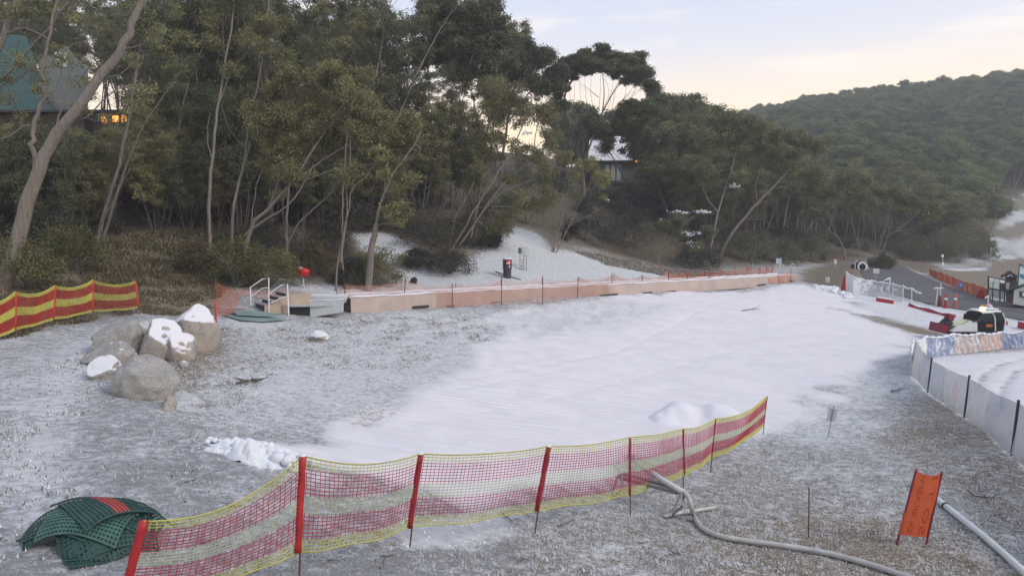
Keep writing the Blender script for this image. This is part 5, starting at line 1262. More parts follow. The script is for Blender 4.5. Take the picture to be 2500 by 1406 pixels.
shm = [cloth_mat('shade_cloth_blue', [(.3, (.31, .34, .39)), (.5, (.40, .43, .47)), (.7, (.46, .48, .51))], 1.2), cloth_mat('shade_cloth_grey', [(.3, (.44, .46, .48)), (.52, (.52, .53, .54)), (.6, (.52, .42, .41)), (.68, (.54, .47, .46)), (.8, (.46, .48, .5))], 1.6)]
sp3 = []
for t, b in (((2236,832),(2219,914)), ((2275,875),(2264,957)), ((2367,918),(2353,1017)), ((2487,979),(2468,1111)), ((2640,1055),(2610,1240)), ((2830,1150),(2790,1420))):
    g = G(*b); zc = ZC(g); sp3.append((P(t[0], t[1], zc), g))
for i, (t, b) in enumerate(sp3):
    m = MB(); m.tube([t+np.array((0, 0, .03)), b-np.array((0, 0, .2))], .032, 6); m.build('post', M['dark'] if i else M['galv'], sh)
for i in range(len(sp3)-1):
    (t0, b0), (t1, b1) = sp3[i], sp3[i+1]; rs = np.random.RandomState(i); ph = rs.uniform(0, 6, 4); nrm = np.cross(b1-b0, (0, 0, 1.)); nrm /= np.linalg.norm(nrm)
    for h_ in (0, 1):
        def f(u, v):
            u = lerp(h_*.5, h_*.5+.5, u); t = lerp(t0, t1, u)-np.array((0, 0, .05+.20*u*(1-u)*(1.0 if i else .4))); q = lerp(b0, b1, u); q = np.array((q[0], q[1], h1(q[0], q[1])+.03))
            return lerp(t, q, v) + nrm*(.05*math.sin(3.14*u)*math.sin(3.14*v)+.018*math.sin(ph[0]+9*u+3*v)+.012*math.sin(ph[1]+21*u-2*v))
        m = MB(); m.grid(f, 14, 10); m.build('cloth_panel', shm[(i+h_+1) % 2], sh, smooth=True)
bn = thing('banner_fence', 'low fence of printed cloth banners in blue, white and orange with snow along its top', 'fence', G(2395, 860))
bm_cols = [cloth_mat('white_print', [(.3, (.45, .47, .5)), (.5, (.62, .64, .66)), (.7, (.70, .71, .72))], 3), cloth_mat('blue_print', [(.3, (.20, .25, .36)), (.48, (.24, .29, .42)), (.58, (.40, .43, .50)), (.66, (.6, .62, .66))], 2.5),
           cloth_mat('mixed_print', [(.3, (.55, .57, .6)), (.45, (.40, .36, .34)), (.52, (.5, .40, .36)), (.6, (.62, .62, .62)), (.72, (.18, .22, .36))], 3), cloth_mat('orange_print', [(.3, (.5, .50, .5)), (.47, (.42, .36, .33)), (.50, (.56, .42, .38)), (.54, (.58, .27, .18)), (.6, (.55, .48, .46)), (.72, (.3, .3, .38))], 3)]
bp_ = []
for x, yt, yb in ((2224,866,918),(2229,832,892),(2262,822,876),(2330,815,865),(2395,813,860),(2446,810,852),(2498,808,850),(2590,804,848),(2700,800,848)):
    g = G(x, yb); zc = ZC(g); bp_.append((P(x, yt, zc), g))
for i in range(len(bp_)-1):
    (t0, b0), (t1, b1) = bp_[i], bp_[i+1]; rs = np.random.RandomState(60+i); ph = rs.uniform(0, 6, 4); nrm = np.cross(b1-b0, (0, 0, 1.)); nrm /= np.linalg.norm(nrm)
    m = MB(); m.tube([t0, b0-np.array((0, 0, .2))], .03, 6); m.build('post', M['galv'], bn)
    def f(u, v):
        t = lerp(t0, t1, u)-np.array((0, 0, .10*4*u*(1-u))); q = lerp(b0, b1, u); q = np.array((q[0], q[1], h1(q[0], q[1])+.02))
        return lerp(t, q, v)+nrm*(.05*math.sin(ph[0]+14*u+5*v)*(.3+v*(1-v)*2)+.03*math.sin(ph[1]+31*u-7*v))
    m = MB(); m.grid(f, 26, 10); m.build('banner', bm_cols[[0, 0, 1, 2, 3, 1, 3, 2][i]], bn, smooth=True)
    m = MB(); m.tube([f(u/14, 0)+np.array((0, 0, .01)) for u in range(15)], [.05*(1+.5*math.sin(u*1.9+i)) for u in range(15)], 7); m.build('snow_rim', M['snow_lump'], bn, smooth=True)
# ------------------------------------------------------------------ road and the far end of the place
M['asphalt'] = mat('damp_asphalt', (.105, .10, .10), .75, color2=(.060, .060, .064), scale=.6, bump=.01)
def drape(name, edgeA, edgeB, n, k, up, mt, kind='structure'):
    A = [G(*p) for p in edgeA]; B = [G(*p) for p in edgeB]; m = MB()
    def f(u, v):
        p = lerp(along(A, u), along(B, u), v); return np.array((p[0], p[1], h1(p[0], p[1])+up))
    m.grid(f, n, k); o = m.build(name, mt, None, smooth=True); return tag(o, kind=kind)
drape('road', [(2700,830),(2500,783),(2350,757),(2260,741),(2190,722),(2140,703),(2110,680),(2095,655),(2130,632)], [(2700,790),(2520,742),(2440,738),(2390,722),(2330,704),(2280,686),(2240,668),(2195,645),(2165,628)], 70, 12, .05, M['asphalt'])
def thin(m, p0, p1, r, s=6): m.tube([p0, p1], r, s); return m
def sq(m, x0, y0, x1, y1, zc, dep, mi=0):
    """box whose front face covers the pixel rectangle at distance zc"""
    a, b = P(x0, y1, zc), P(x1, y0, zc); m.box((a+b)/2+np.array((0, dep/2, 0)), (b[0]-a[0], dep, b[2]-a[2]), mi=mi, bevel=min(.03, dep*.3)); return m

# rubbish bin and electrical boxes
g = G(1238, 678); zc = ZC(g); k = zc/F; bn_ = thing('rubbish_bin', 'dark grey round rubbish bin with a red notice standing on the snowy slope', 'bin', g)
bc = P(1238.5, 677, zc); bc[2] = g[2]
M['bin'] = mat('dark_grey_plastic', (.055, .05, .06), .5, vary=.2, scale=3)
m = MB(); m.lathe(bc, [(9.9*k, -.15), (9.9*k, 20*k), (11*k, 21.5*k), (10.9*k, 43*k), (11.3*k, 45*k)], 20); m.build('body', M['bin'], bn_, smooth=False)
m = MB(); m.lathe(bc, [(11.9*k, 45*k), (12*k, 47*k), (9*k, 48.5*k)], 20); m.build('lid', M['snow'], bn_)
def wrap(c, r, a0, a1, z0, z1, mt, name, par):
    m = MB(); m.grid(lambda u, v: c+np.array((r*math.sin(lerp(a0, a1, u)), -r*math.cos(lerp(a0, a1, u)), lerp(z0, z1, v))), 8, 2); return m.build(name, mt, par)
nb = wrap(bc, 11.25*k, -.25, .85, 33*k, 43*k, mat('notice_red', (.45, .03, .06), .6), 'notice', bn_)
wrap(bc, 11.4*k, -.15, .28, 34.5*k, 37*k, M['white'], 'marking', nb); wrap(bc, 11.4*k, .32, .55, 34.5*k, 40*k, M['white'], 'marking', nb); wrap(bc, 11.2*k, .45, .62, 25*k, 31*k, M['white'], 'sticker', bn_)
m = MB(); m.tube([G(1210, 664)+np.array((0, 0, .03)), G(1245, 676)+np.array((0, -.3, .04)), G(1272, 684)+np.array((0, 0, .02))], .035, 5); m.solo('branch', M['bark_dark'], 'dark straight branch lying in the snow at the foot of the bin', 'branch')
g = G(1278, 660); zc = ZC(g); eb = thing('electrical_box', 'pale green electrical cabinet and small grey box on a frame of thin legs', 'electrical box', g)
M['cab'] = mat('pale_green_paint', (.52, .58, .55), .5, vary=.1)
m = MB(); sq(m, 1280, 602, 1292, 626, zc, .3); m.build('cabinet', M['cab'], eb); m = MB(); sq(m, 1273.5, 603.5, 1279.5, 625, zc, .28); m.build('cabinet_side', M['galv'], eb)
m = MB(); sq(m, 1265, 605, 1273, 619, zc, .22); m.build('meter_box', mat('slate_box', (.10, .11, .13), .5), eb)
m = MB(); sq(m, 1279, 600.5, 1292.5, 602.2, zc-.02, .34); m.build('snow_cap', M['snow'], eb)
for x, y0, y1 in ((1269.5,619,658),(1274.5,634,660),(1279,624,660),(1285,626,659)):
    m = MB(); b = P(x, y1, zc); b[2] = h1(b[0], b[1])-.1; thin(m, P(x, y0, zc), b, .022); m.build('leg', M['steel'], eb)
m = MB(); thin(m, P(1269.5,634,zc), P(1279,634,zc), .018); thin(m, P(1269.5,650,zc), P(1279,650,zc), .018); m.build('cross_bars', M['steel'], eb)

# little tracked snow clearing vehicle behind the banners
zc = 36.0; k = zc/F; VX = P(2398, 830, zc); VX[2] = h1(VX[0], VX[1])
tv = thing('snow_clearing_vehicle', 'small white cabbed vehicle with dark red snow blower behind the printed banners, amber lamp lit', 'vehicle', VX)
def L_(x, y, z): return VX+np.array((x, y, z))
M['vwhite'] = mat('vehicle_white', (.70, .72, .72), .35, vary=.08, scale=4); M['glass'] = mat('dark_glass', (.015, .018, .02), .08, spec=.6); M['lime'] = mat('lime_paint', (.50, .56, .30), .4)
zt0 = (830-757)*k
m = MB(); m.box(L_(-.55, 0, .38), (2.3, 1.0, .30), bevel=.05); m.build('chassis', M['dark'], tv)
m = MB(); m.prism([L_(-2.05, -.55, .50), L_(-.66, -.55, .50), L_(-.66, -.55, .98), L_(-.95, -.55, 1.02), L_(-1.75, -.55, .78)], (0, 1.1, 0)); m.build('bonnet', M['vwhite'], tv)
m = MB(); m.prism([L_(-1.8, -.4, .79), L_(-.9, -.4, 1.045), L_(-.9, .4, 1.045), L_(-1.8, .4, .79)], (0, 0, .012)); m.build('bonnet_panel', M['lime'], tv)
m = MB(); m.prism([L_(-.66, -.56, .5), L_(.70, -.56, .5), L_(.76, -.56, 1.1), L_(.58, -.56, 1.50), L_(-.52, -.56, 1.46), L_(-.72, -.56, 1.1)], (0, 1.12, 0)); m.build('cab_glass', M['glass'], tv)
m = MB()
for pl in ([(.26,.5),(.20,1.2),(.05,1.52),(-.5,1.50)], [(.70,.5),(.76,1.1),(.58,1.50)]):
    for yy in (-.575, .575): m.tube([L_(a, yy, b) for a, b in pl], .035, 6)
m.build('cab_frame', M['vwhite'], tv)
m = MB(); m.box(L_(.06, 0, 1.56), (1.02, 1.1, .12), bevel=.05); rf = m.build('roof', M['vwhite'], tv)
m = MB(); m.box(L_(.1, -.2, 1.68), (.75, .5, .06), bevel=.02); m.box(L_(-.15, -.3, 1.74), (.12, .12, .12), bevel=.02); m.build('roof_rack', M['vwhite'], rf)
m = MB(); m.lathe(L_(-.42, -.42, 1.63), [(.09, 0), (.09, .12), (.05, .17), (.01, .18)], 12); m.build('beacon', mat('lit_amber_lamp', (.8, .4, .1), .4, emit=(1.0, .62, .25), estr=9.0), rf)
m = MB(); m.box(L_(-.05, .1, .80), (.35, .5, .5), bevel=.08); m.box(L_(.1, .1, 1.1), (.10, .45, .5), bevel=.04); m.build('seat', M['orange_net'], tv)
m = MB(); m.box(L_(-.08, -.575, .82), (.34, .02, .14), bevel=.008); m.build('orange_patch', M['orange_net'], tv)  # flat orange patch on the outside of the cab glass
for yy in (-.62, .62):
    m = MB(); pr = [(-.95+.22*math.cos(a), .26+.24*math.sin(a)) for a in np.linspace(math.pi*.5, math.pi*1.5, 8)]+[(.55+.24*math.cos(a), .26+.24*math.sin(a)) for a in np.linspace(-math.pi*.5, math.pi*.5, 8)]
    m.prism([L_(a, yy-.12, b) for a, b in pr], (0, .24, 0)); m.build('track', M['dark'], tv)
M['dkred'] = mat('dark_red_paint', (.20, .018, .035), .45, vary=.25, scale=5)
bl = MB(); bl.prism([L_(-2.62, -.5, .45), L_(-2.28, -.5, .36), L_(-2.16, -.5, .80), L_(-2.55, -.5, .92)], (0, 1.0, 0)); blo = bl.build('blower', M['dkred'], tv)
m = MB(); m.tube([L_(-2.32, 0, .7), L_(-2.1, 0, .98), L_(-1.86, 0, 1.18)], [.18, .15, .14], 8); m.tube([L_(-2.2, -.35, .55), L_(-1.9, -.3, .75), L_(-1.7, -.3, .70)], .07, 6); m.box(L_(-2.0, 0, .88), (.4, .6, .28), Matrix.Rotation(-.7, 3, 'Y'), bevel=.04); m.build('gearbox', M['dark'], blo)
m = MB(); m.box(L_(-1.86, -.05, 1.22), (.36, .4, .34), Matrix.Rotation(.3, 3, 'Y'), bevel=.04, taper=.85); m.box(L_(-2.05, -.05, 1.34), (.10, .25, .14), bevel=.02); m.build('chute', M['dkred'], blo)
m = MB(); m.tube([L_(-1.45, -.45, .85), L_(-1.1, -.45, 1.12)], .02, 5); m.tube([L_(-.98, -.56, .95), L_(-.62, -.56, 1.12)], .018, 5); m.build('arms', M['steel'], tv)

# red barrier blocks along the snow by the road
GB = 'red barrier blocks along the road edge'
M['bar_red'] = mat('barrier_red', (.42, .02, .035), .5, vary=.25, scale=3)
def barrier(x0, y0, x1, y1, hpx, label, sag=0, snowtop=True):
    a, b = G(x0, y0), G(x1, y1); zc = ZC((a+b)/2); h = hpx*zc/F; r = thing('barrier', label, 'barrier', a, GB); m = MB(); n = 12
    def sec(u): 
        p = lerp(a, b, u); p[2] = h1(p[0], p[1]); hh = h*(1-sag*(.5-.5*math.cos(4*3.14*u)) if sag else 1); d = b-a; d = d/np.linalg.norm(d); nv = np.array((-d[1], d[0], 0))*.16; return p, nv, hh
    rows = []
    for i in range(n+1):
        p, nv, hh = sec(i/n); rows += [p-nv+np.array((0, 0, -.1)), p-nv*.8+np.array((0, 0, hh)), p+nv*.8+np.array((0, 0, hh)), p+nv+np.array((0, 0, -.1))]
    fs = [(0, 1, 2, 3), (4*n+3, 4*n+2, 4*n+1, 4*n)]
    for i in range(n):
        for q in range(3): fs.append((4*i+q, 4*i+4+q, 4*i+5+q, 4*i+1+q))
    m.add(rows, fs); m.build('body', M['bar_red'], r)
    if snowtop:
        m = MB(); m.tube([sec(i/n)[0]+np.array((0, .02, sec(i/n)[2]+.02)) for i in range(n+1)], .13, 6, flat=.3); m.build('snow_cap', M['snow'], r, smooth=True)
barrier(2140, 735, 2181, 742, 9, 'red barrier block alone in the snow nearest the white snowy fence')
barrier(2222, 748, 2328, 776, 8, 'long sagging red barrier running to the red snow blower', sag=.45)
barrier(2357, 776, 2384, 782, 11, 'red barrier block just behind the amber lamp of the vehicle')
barrier(2425, 788, 2456, 793, 9, 'red barrier block just right of the vehicle cab')
barrier(2490, 800, 2540, 812, 15, 'big red barrier cut by the right edge of the picture')

# poles, bollards and signs by the road
def pole(label, x, y0, y1, r, mt, cat='pole', name='pole', lean=0):
    g = G(x, y1); zc = ZC(g); t = thing(name, label, cat, g); m = MB(); thin(m, P(x+lean, y0, zc), g-np.array((0, 0, .2)), r); m.build('post', mt, t); return t, zc
M['bluew'] = mat('blue_white_board', (.50, .56, .70), .5, vary=.2, scale=4); M['plate'] = mat('grey_plate', (.55, .58, .62), .5, vary=.2, scale=5)
t, zc = pole('snow plastered post with a slanting arm on top and a small box halfway', 2169, 680, 724, .05, M['snow_lump'], lean=4)
m = MB(); sq(m, 2165, 698, 2172, 711, zc-.1, .18); m.build('control_box', M['galv'], t); m = MB(); m.tube([P(2160, 684, zc), P(2174, 679, zc)], [.05, .09], 6); m.build('arm', M['snow_lump'], t)
t, zc = pole('grey post with short crossarm at the road edge, left of the pair', 2284, 701, 750, .05, M['galv'], lean=6)
m = MB(); m.tube([P(2280, 705, zc), P(2291, 702, zc)], .05, 6); m.build('arm', M['galv'], t)
t, zc = pole('grey post with two little arms and a red base, right of the pair', 2294, 692, 748, .045, M['galv'], lean=3)
m = MB(); m.tube([P(2292, 704, zc), P(2302, 704, zc)], .05, 6); m.build('arm', M['galv'], t); m = MB(); m.lathe(G(2294, 748), [(.16, -.05), (.14, .4), (.06, .8)], 10); m.build('base', M['dkred'], t)
t, zc = pole('grey post with a slanting arm rising behind the white vehicle', 2411, 724, 768, .05, M['galv'], lean=2)
m = MB(); m.tube([P(2405, 728, zc), P(2414, 722, zc)], .06, 6); m.build('arm', M['galv'], t); m = MB(); sq(m, 2398, 745, 2409, 757, zc-.1, .25); m.build('yellow_box', mat('yellow_brown_box', (.50, .30, .04), .5), t)
m = MB(); m.lathe(P(2414, 752, zc-.15), [(.02, -.25), (.22, -.12), (.25, .05), (.16, .24), (.02, .3)], 12); m.build('pink_buoy', mat('pale_pink_cover', (.55, .42, .46), .6), t)
GO = 'orange bollards on the road'
for x, lb in ((2308, 'bright red orange bollard on the road, left of the two'), (2331, 'paler striped orange bollard on the road, right of the two')):
    g = G(x, 752); r = thing('bollard', lb, 'bollard', g, GO); zc = ZC(g); m = MB(); m.lathe(g, [(.22, -.05), (.2, .06), (.10, .08), (.09, 1.0), (.03, 1.05)], 10); m.build('body', M['orange_net'] if x > 2320 else M['red'], r)
    m = MB(); m.lathe(g, [(.10, .6), (.098, .75)], 10, cap=False); m.build('band', M['white'], r)
def board_sign(label, x0, y0, x1, y1, yb, mt, legs=(.5,), dep=.05, lean=1):
    g = G((x0+x1)/2, yb); zc = ZC(g); r = thing('sign', label, 'sign', g); m = MB(); sq(m, x0, y0, x1, y1, zc-.06, dep); bo = m.build('board', mt, r)
    for u in legs:
        m = MB(); x = lerp(x0, x1, u); b = P(x-lean, yb, zc); b[2] = h1(b[0], b[1])-.15; thin(m, P(x, y0+.5*(y1-y0), zc), b, .03); m.build('leg', M['galv'], r)
    return r, zc, bo
r, zc, bo = board_sign('blue and white notice board on two legs behind the far end of the conveyor', 1894, 630, 1909, 644, 666, mat('sign_blue', (.10, .15, .38), .5), (.1, .8), lean=2)
m = MB(); sq(m, 1895, 631.5, 1899.5, 643, zc-.08, .015); sq(m, 1900.5, 631.5, 1904, 643, zc-.08, .015); sq(m, 1905, 631.5, 1908, 643, zc-.08, .015); m.build('notices', M['plate'], bo)
board_sign('narrow dark sign on a white post in the shade behind the conveyor', 1832, 629, 1838, 646, 652, mat('dark_green_sign', (.06, .09, .09), .6, vary=.4), (.95,))
r, zc, bo = board_sign('red topped white directional sign on a post before the far scrub', 2036, 632, 2044, 644, 656, M['plate'], (.45,))
m = MB(); m.prism([P(2033, 629, zc-.1), P(2046, 631, zc-.1), P(2044, 634, zc-.1), P(2036, 632, zc-.1)], (0, .05, 0)); m.build('arrow', M['bar_red'], r)
r, zc, bo = board_sign('small white notice standing on the brown bare bank left of the snow gun', 2016.5, 677, 2025, 689, 692, M['white'], (.5,))
m = MB(); sq(m, 2019, 678.5, 2022, 682, zc-.08, .01); sq(m, 2019, 683.5, 2022, 687, zc-.08, .01); m.build('symbols', M['dark'], bo)
board_sign('pale grey square sign on a thin post right of the snow gun', 2132, 656, 2147, 668, 684, M['plate'], (.42,))
t, zc = pole('slim lamp post with a grey lantern above the snow gun', 2114, 621, 650, .04, M['galv'], 'lamp post', 'lamp_post'); m = MB(); sq(m, 2112.5, 618, 2117.5, 627, zc-.05, .15); m.build('lantern', M['steel'], t)
t, zc = pole('white topped pole at the edge of the far clearing above the orange fence', 2301, 622, 660, .05, M['galv'], lean=1); m = MB(); sq(m, 2299, 622, 2304.5, 628, zc-.05, .2); sq(m, 2300, 641, 2304.5, 650, zc-.05, .15); m.build('fittings', M['white'], t)
pole('thin pale pole beside the last dark bush at the clearing', 2417, 604, 647, .05, M['galv'], lean=3)
t, zc = pole('very thin rod standing on the road above the pair of posts', 2296, 686, 704, .02, M['rust'])

# fan snow gun
g = G(2100, 668); zc = 75.0; gb = P(2100, 672, zc); gb[2] = h1(gb[0], gb[1]); k = zc/F
sgn = thing('snow_gun', 'fan snow gun with a pale round mouth on a dark wheeled base', 'snow gun', gb)
gc = P(2100, 652, zc); RY = Matrix.Rotation(math.radians(90), 3, 'X') @ Matrix.Identity(3)
RY = Matrix.Rotation(math.radians(84), 3, 'X')
M['gunblue'] = mat('dark_blue_paint', (.03, .045, .07), .4)
m = MB(); m.lathe(gc, [(9*k, -.9), (10.2*k, -.3), (10.2*k, .42), (8.2*k, .42), (7.6*k, -.2), (.02, -.2)], 24, RY, cap=False); m.build('barrel', M['gunblue'], sgn)
m = MB(); n_ = 24
ring = [gc + np.array(RY @ Vector((10.0*k*math.cos(a), 10.0*k*math.sin(a), .45))) for a in np.linspace(0, 2*math.pi, n_+1)]; m.tube(ring, 2.0*k, 8, cap=False); m.build('mouth_ring', M['white'], sgn, smooth=True)
m = MB(); m.lathe(gc, [(.12, .1), (.12, .35), (.02, .42)], 10, RY); m.build('hub', M['dark'], sgn)
m = MB(); m.box(gb+np.array((0, .1, .55)), (1.0, .7, .5), bevel=.06); m.box(gb+np.array((.45, .1, .4)), (.5, .5, .5), bevel=.05); m.build('base', M['gunblue'], sgn)
for sx in (-1, 1):
    m = MB(); m.tube([gb+np.array((sx*.75, -.3, 0)), gb+np.array((sx*.62, 0, .7)), gb+np.array((sx*.45, 0, 1.0))], .06, 6); m.build('leg', M['plate'], sgn)
    m = MB(); m.lathe(gb+np.array((sx*.6, .5, .28)), [(.05, -.1), (.28, -.1), (.28, .1), (.05, .1)], 14, Matrix.Rotation(math.radians(90), 3, 'Y')); m.build('wheel', M['dark'], sgn)

# snow plastered net fence with a red end pad
sf = thing('snow_plastered_fence', 'curved net fence plastered white with snow and ending at a red pad', 'net fence', G(2100, 716))
ps = []
for x, yt, yb in ((2066,664,712),(2082,674,716),(2102,680,719),(2130,685,723),(2155,688,728),(2180,692,733),(2205,698,739),(2226,704,745),(2250,716,748)):
    g = G(x, yb); ps.append((P(x, yt, ZC(g)), g))
g = G(2060, 709); zc = ZC(g); m = MB(); m.tube([P(2066, 668, zc), P(2064, 680, zc), lerp(P(2061, 700, zc), g, .5), g], [.08, .17, .22, .24], 10); m.build('end_pad', M['bar_red'], sf)
rs = np.random.RandomState(77); mc = MB()
for i in range(len(ps)-1):
    (t0, b0), (t1, b1) = ps[i], ps[i+1]; ln = np.linalg.norm(b1-b0); m = MB(); thin(m, t0+np.array((0, 0, .05)), b0-np.array((0, 0, .2)), .035); m.build('post', M['snow_lump'], sf)
    if i < 6: net_panel(sf, t0, b0+np.array((0, 0, .05)), t1, b1+np.array((0, 0, .05)), .08, 0, 13, int(ln/.12), lambda v: 0, .024 if i < 4 else .014, [M['plate'] if i > 1 else M['white']], bulge=.05, seed=120+i, seg=8, edge=1.4)
    m = MB(); m.tube([lerp(t0, t1, u/8)-np.array((0, 0, .08*4*(u/8)*(1-u/8))) for u in range(9)], [.06*(1+.5*math.sin(u*2.3+i*1.7)) for u in range(9)], 6); m.build('snow_rim', M['snow_lump'], sf, smooth=True)
    if i < 6:
        dens = (.75, .75, .55, .5, .42, .2)[i]
        def sheet(u, v): 
            p = lerp(lerp(t0, t1, u), lerp(b0, b1, u), v); return p+np.array((0, -.03, -.08*4*u*(1-u)*(1-v)))
        mm = MB(); nu, nv = 26, 18
        for a in range(nu):
            for b in range(nv):
                u, v = (a+.5)/nu, (b+.5)/nv; q = sheet(u, v); nz = mnoise.noise(Vector((q[0]*2.2, q[2]*3.0, i)))*.5+.5+.3*(mnoise.noise(Vector((q[0]*6, q[2]*7, 3))))
                if nz < dens*(1.0-.25*v): 
                    n4 = [sheet(a/nu, b/nv), sheet((a+1)/nu, b/nv), sheet((a+1)/nu, (b+1)/nv), sheet(a/nu, (b+1)/nv)]; mm.prism(n4, (0, -.035, 0))
        if mm.v: mm.build('stuck_snow', M['snow_lump'], sf)['kind'] = 'stuff'

# orange net along the far side of the road with a round blue sign
of = thing('safety_net_fence', 'far orange net fence on the outer side of the road', 'net fence', G(2340, 705))
po_ = []
for x, yt, yb in ((2270,654,672),(2283,661,680),(2298,664,687),(2313,671,694),(2328,676,701),(2346,684,709),(2361,689,715),(2378,692,722),(2400,700,729),(2418,706,737)):
    g = G(x, yb); po_.append((P(x, yt, ZC(g)), g))
for i in range(len(po_)):
    t, b = po_[i]; m = MB(); thin(m, t, b-np.array((0, 0, .2)), .03); m.build('post', M['rust'], of)
    if i < len(po_)-1:
        t1, b1 = po_[i+1]; ln = np.linalg.norm(b1-b); net_panel(of, t, b+np.array((0, 0, .05)), t1, b1+np.array((0, 0, .05)), .10, 0, 12, max(10, int(ln/.13)), lambda v: 0, .02, [M['orange_net']], bulge=.05, seed=150+i, seg=6, edge=1.5)
g = G(2345, 712); zc = ZC(g)-.3; m = MB(); m.lathe(P(2345, 697, zc), [(.02, -.02), (.30, -.02), (.30, .02), (.02, .02)], 20, Matrix.Rotation(math.radians(90), 3, 'X')); bs_ = m.solo('round_sign', mat('blue_disc', (.10, .18, .50), .5), 'round blue sign with a pale figure hanging on the far orange net', 'sign')
m = MB(); m.lathe(P(2346, 697, zc-.03), [(.01, -.01), (.10, -.01), (.10, .01), (.01, .01)], 10, Matrix.Rotation(math.radians(90), 3, 'X')); m.build('figure', M['plate'], bs_)
m = MB(); sq(m, 2364.5, 700, 2370, 708, ZC(G(2368, 716))-.35, .03); m.solo('notice', M['white'], 'small white notice hanging on the far orange net right of the blue disc', 'notice')
g = G(2400, 729); m = MB(); m.lathe(g, [(.45, -.1), (.48, .2), (.36, .75), (.2, .9)], 12); m.solo('marker_cone', M['red'], 'squat bright red marker at the right end of the far orange net', 'marker')

# map board, timber kiosk, shed and tall board at the right edge
zc = 53.0; k = zc/F
def vb(x, y): p = P(x, y, zc); return p
g = P(2435, 736, zc); g[2] = h1(g[0], g[1])
mb_ = thing('map_board', 'dark framed map board with a pale map and white notice above grey panels', 'notice board', g)
M['frame'] = mat('dark_green_frame', (.03, .045, .045), .5); M['map'] = cloth_mat('map_print', [(.35, (.30, .38, .36)), (.5, (.48, .56, .55)), (.65, (.55, .60, .60))], 5)
m = MB()
def para(m, x0, y0, x1, y1, sk, dep, lift=0, mi=0): m.prism([P(x0, y1, zc-lift), P(x1, y1+sk*(x1-x0), zc-lift), P(x1, y0+sk*(x1-x0), zc-lift), P(x0, y0, zc-lift)], (0, dep, 0), mi); return m
para(m, 2413, 674, 2456, 705, .2, .10); m.build('frame', M['frame'], mb_)
m = MB(); para(m, 2415.5, 677, 2440, 702, .2, .03, .04); m.build('map', M['map'], mb_)
m = MB(); para(m, 2441.5, 683, 2453, 690, .2, .03, .045); m.build('notice', M['white'], mb_)
m = MB(); para(m, 2414, 706, 2452, 724, .2, .06); m.build('panel', M['plate'] if False else mat('blue_grey_panel', (.27, .31, .35), .6, vary=.15), mb_)
for x, y in ((2413, 728), (2424, 729), (2442, 733), (2453, 735)):
    m = MB(); b = P(x-.5, y, zc); b[2] = min(b[2], h1(b[0], b[1]))-.1; thin(m, P(x, 690, zc-.02), b, .05); m.build('leg', M['frame'], mb_)
kk = thing('timber_kiosk', 'dark brown timber kiosk with a small peaked top between the map board and the shed', 'kiosk', g+np.array((.9, .5, 0)))
M['timber'] = mat('dark_timber', (.05, .034, .038), .8, vary=.4, scale=6)
m = MB(); m.prism([P(2456, 735, zc+.6), P(2475, 738, zc+.6), P(2483, 690, zc+.6), P(2480, 672, zc+.6), P(2466, 666, zc+.6), P(2455, 676, zc+.6)], (.65, .9, 0)); m.build('body', M['timber'], kk)
m = MB(); m.prism([P(2443, 672, zc+.4), P(2466, 662, zc+.4), P(2485, 673, zc+.4), P(2485, 680, zc+.4), P(2466, 670, zc+.4), P(2443, 678, zc+.4)], (.95, 1.3, -.1)); m.build('roof', M['timber'], kk)
m = MB(); m.tube([P(2459, 676, zc+.35), P(2466, 671, zc+.35), P(2472, 676, zc+.35)], .04, 5); m.build('pale_trim', M['plate'], kk)
m = MB(); m.prism([P(2456, 690, zc+.5), P(2465, 690, zc+.5), P(2463, 706, zc+.5), P(2455, 705, zc+.5)], (0, .04, 0)); m.build('paper', mat('grey_paper', (.35, .34, .36), .7), kk)
m = MB(); m.lathe(P(2464, 668, zc+.8), [(.2, -.1), (.22, .1), (.14, .2), (.02, .24)], 8); m.build('mossy_cap', M['leaf_shrub'], kk, smooth=True)
zc = 49.0; g = P(2500, 745, zc); g[2] = h1(g[0], g[1])
shd = thing('shed', 'pale grey shed with a sloping roof and a dark window cut by the right edge', 'shed', g)
m = MB(); m.prism([P(2473, 742, zc), P(2620, 770, zc), P(2620, 670, zc), P(2520, 690, zc), P(2476, 708, zc)], (1.7, 2.2, 0)); m.build('wall', mat('pale_grey_wall', (.36, .40, .41), .7, vary=.12, scale=2), shd)
m = MB(); m.prism([P(2458, 710, zc-.25), P(2458, 706.5, zc-.25), P(2510, 689, zc-.25), P(2620, 662, zc-.25), P(2620, 667, zc-.25), P(2510, 693, zc-.25)], (2.0, 2.6, -.55)); m.build('roof', M['frame'], shd)
wi = MB(); wi.prism([P(2490, 710, zc-.04), P(2530, 716, zc-.04), P(2530, 732, zc-.04), P(2490, 725, zc-.04)], (0, .05, 0)); w_ = wi.build('window', M['frame'], shd)
m = MB(); m.prism([P(2496.5, 714, zc-.06), P(2526, 718, zc-.06), P(2526, 728, zc-.06), P(2496.5, 723, zc-.06)], (0, .03, 0)); m.build('pane', M['plate'], w_)
zc = 51.0; g = P(2500, 700, zc); g[2] = h1(g[0], g[1]); tb_ = thing('tall_sign_board', 'tall pale board with a blue band in a dark frame standing behind the shed', 'sign board', g)
m = MB(); m.prism([P(2484, 697, zc), P(2489, 646, zc), P(2600, 690, zc), P(2600, 760, zc)], (0, .08, 0)); bo = m.build('board', mat('pale_board', (.50, .58, .62), .6, vary=.1), tb_)
m = MB(); m.tube([P(2484, 699, zc-.05), P(2489, 645, zc-.05), P(2600, 689, zc-.05)], .05, 5); b = P(2482, 742, zc); b[2] = h1(b[0], b[1]); m.tube([P(2484, 699, zc-.05), b], .05, 5); m.build('frame', M['frame'], tb_)
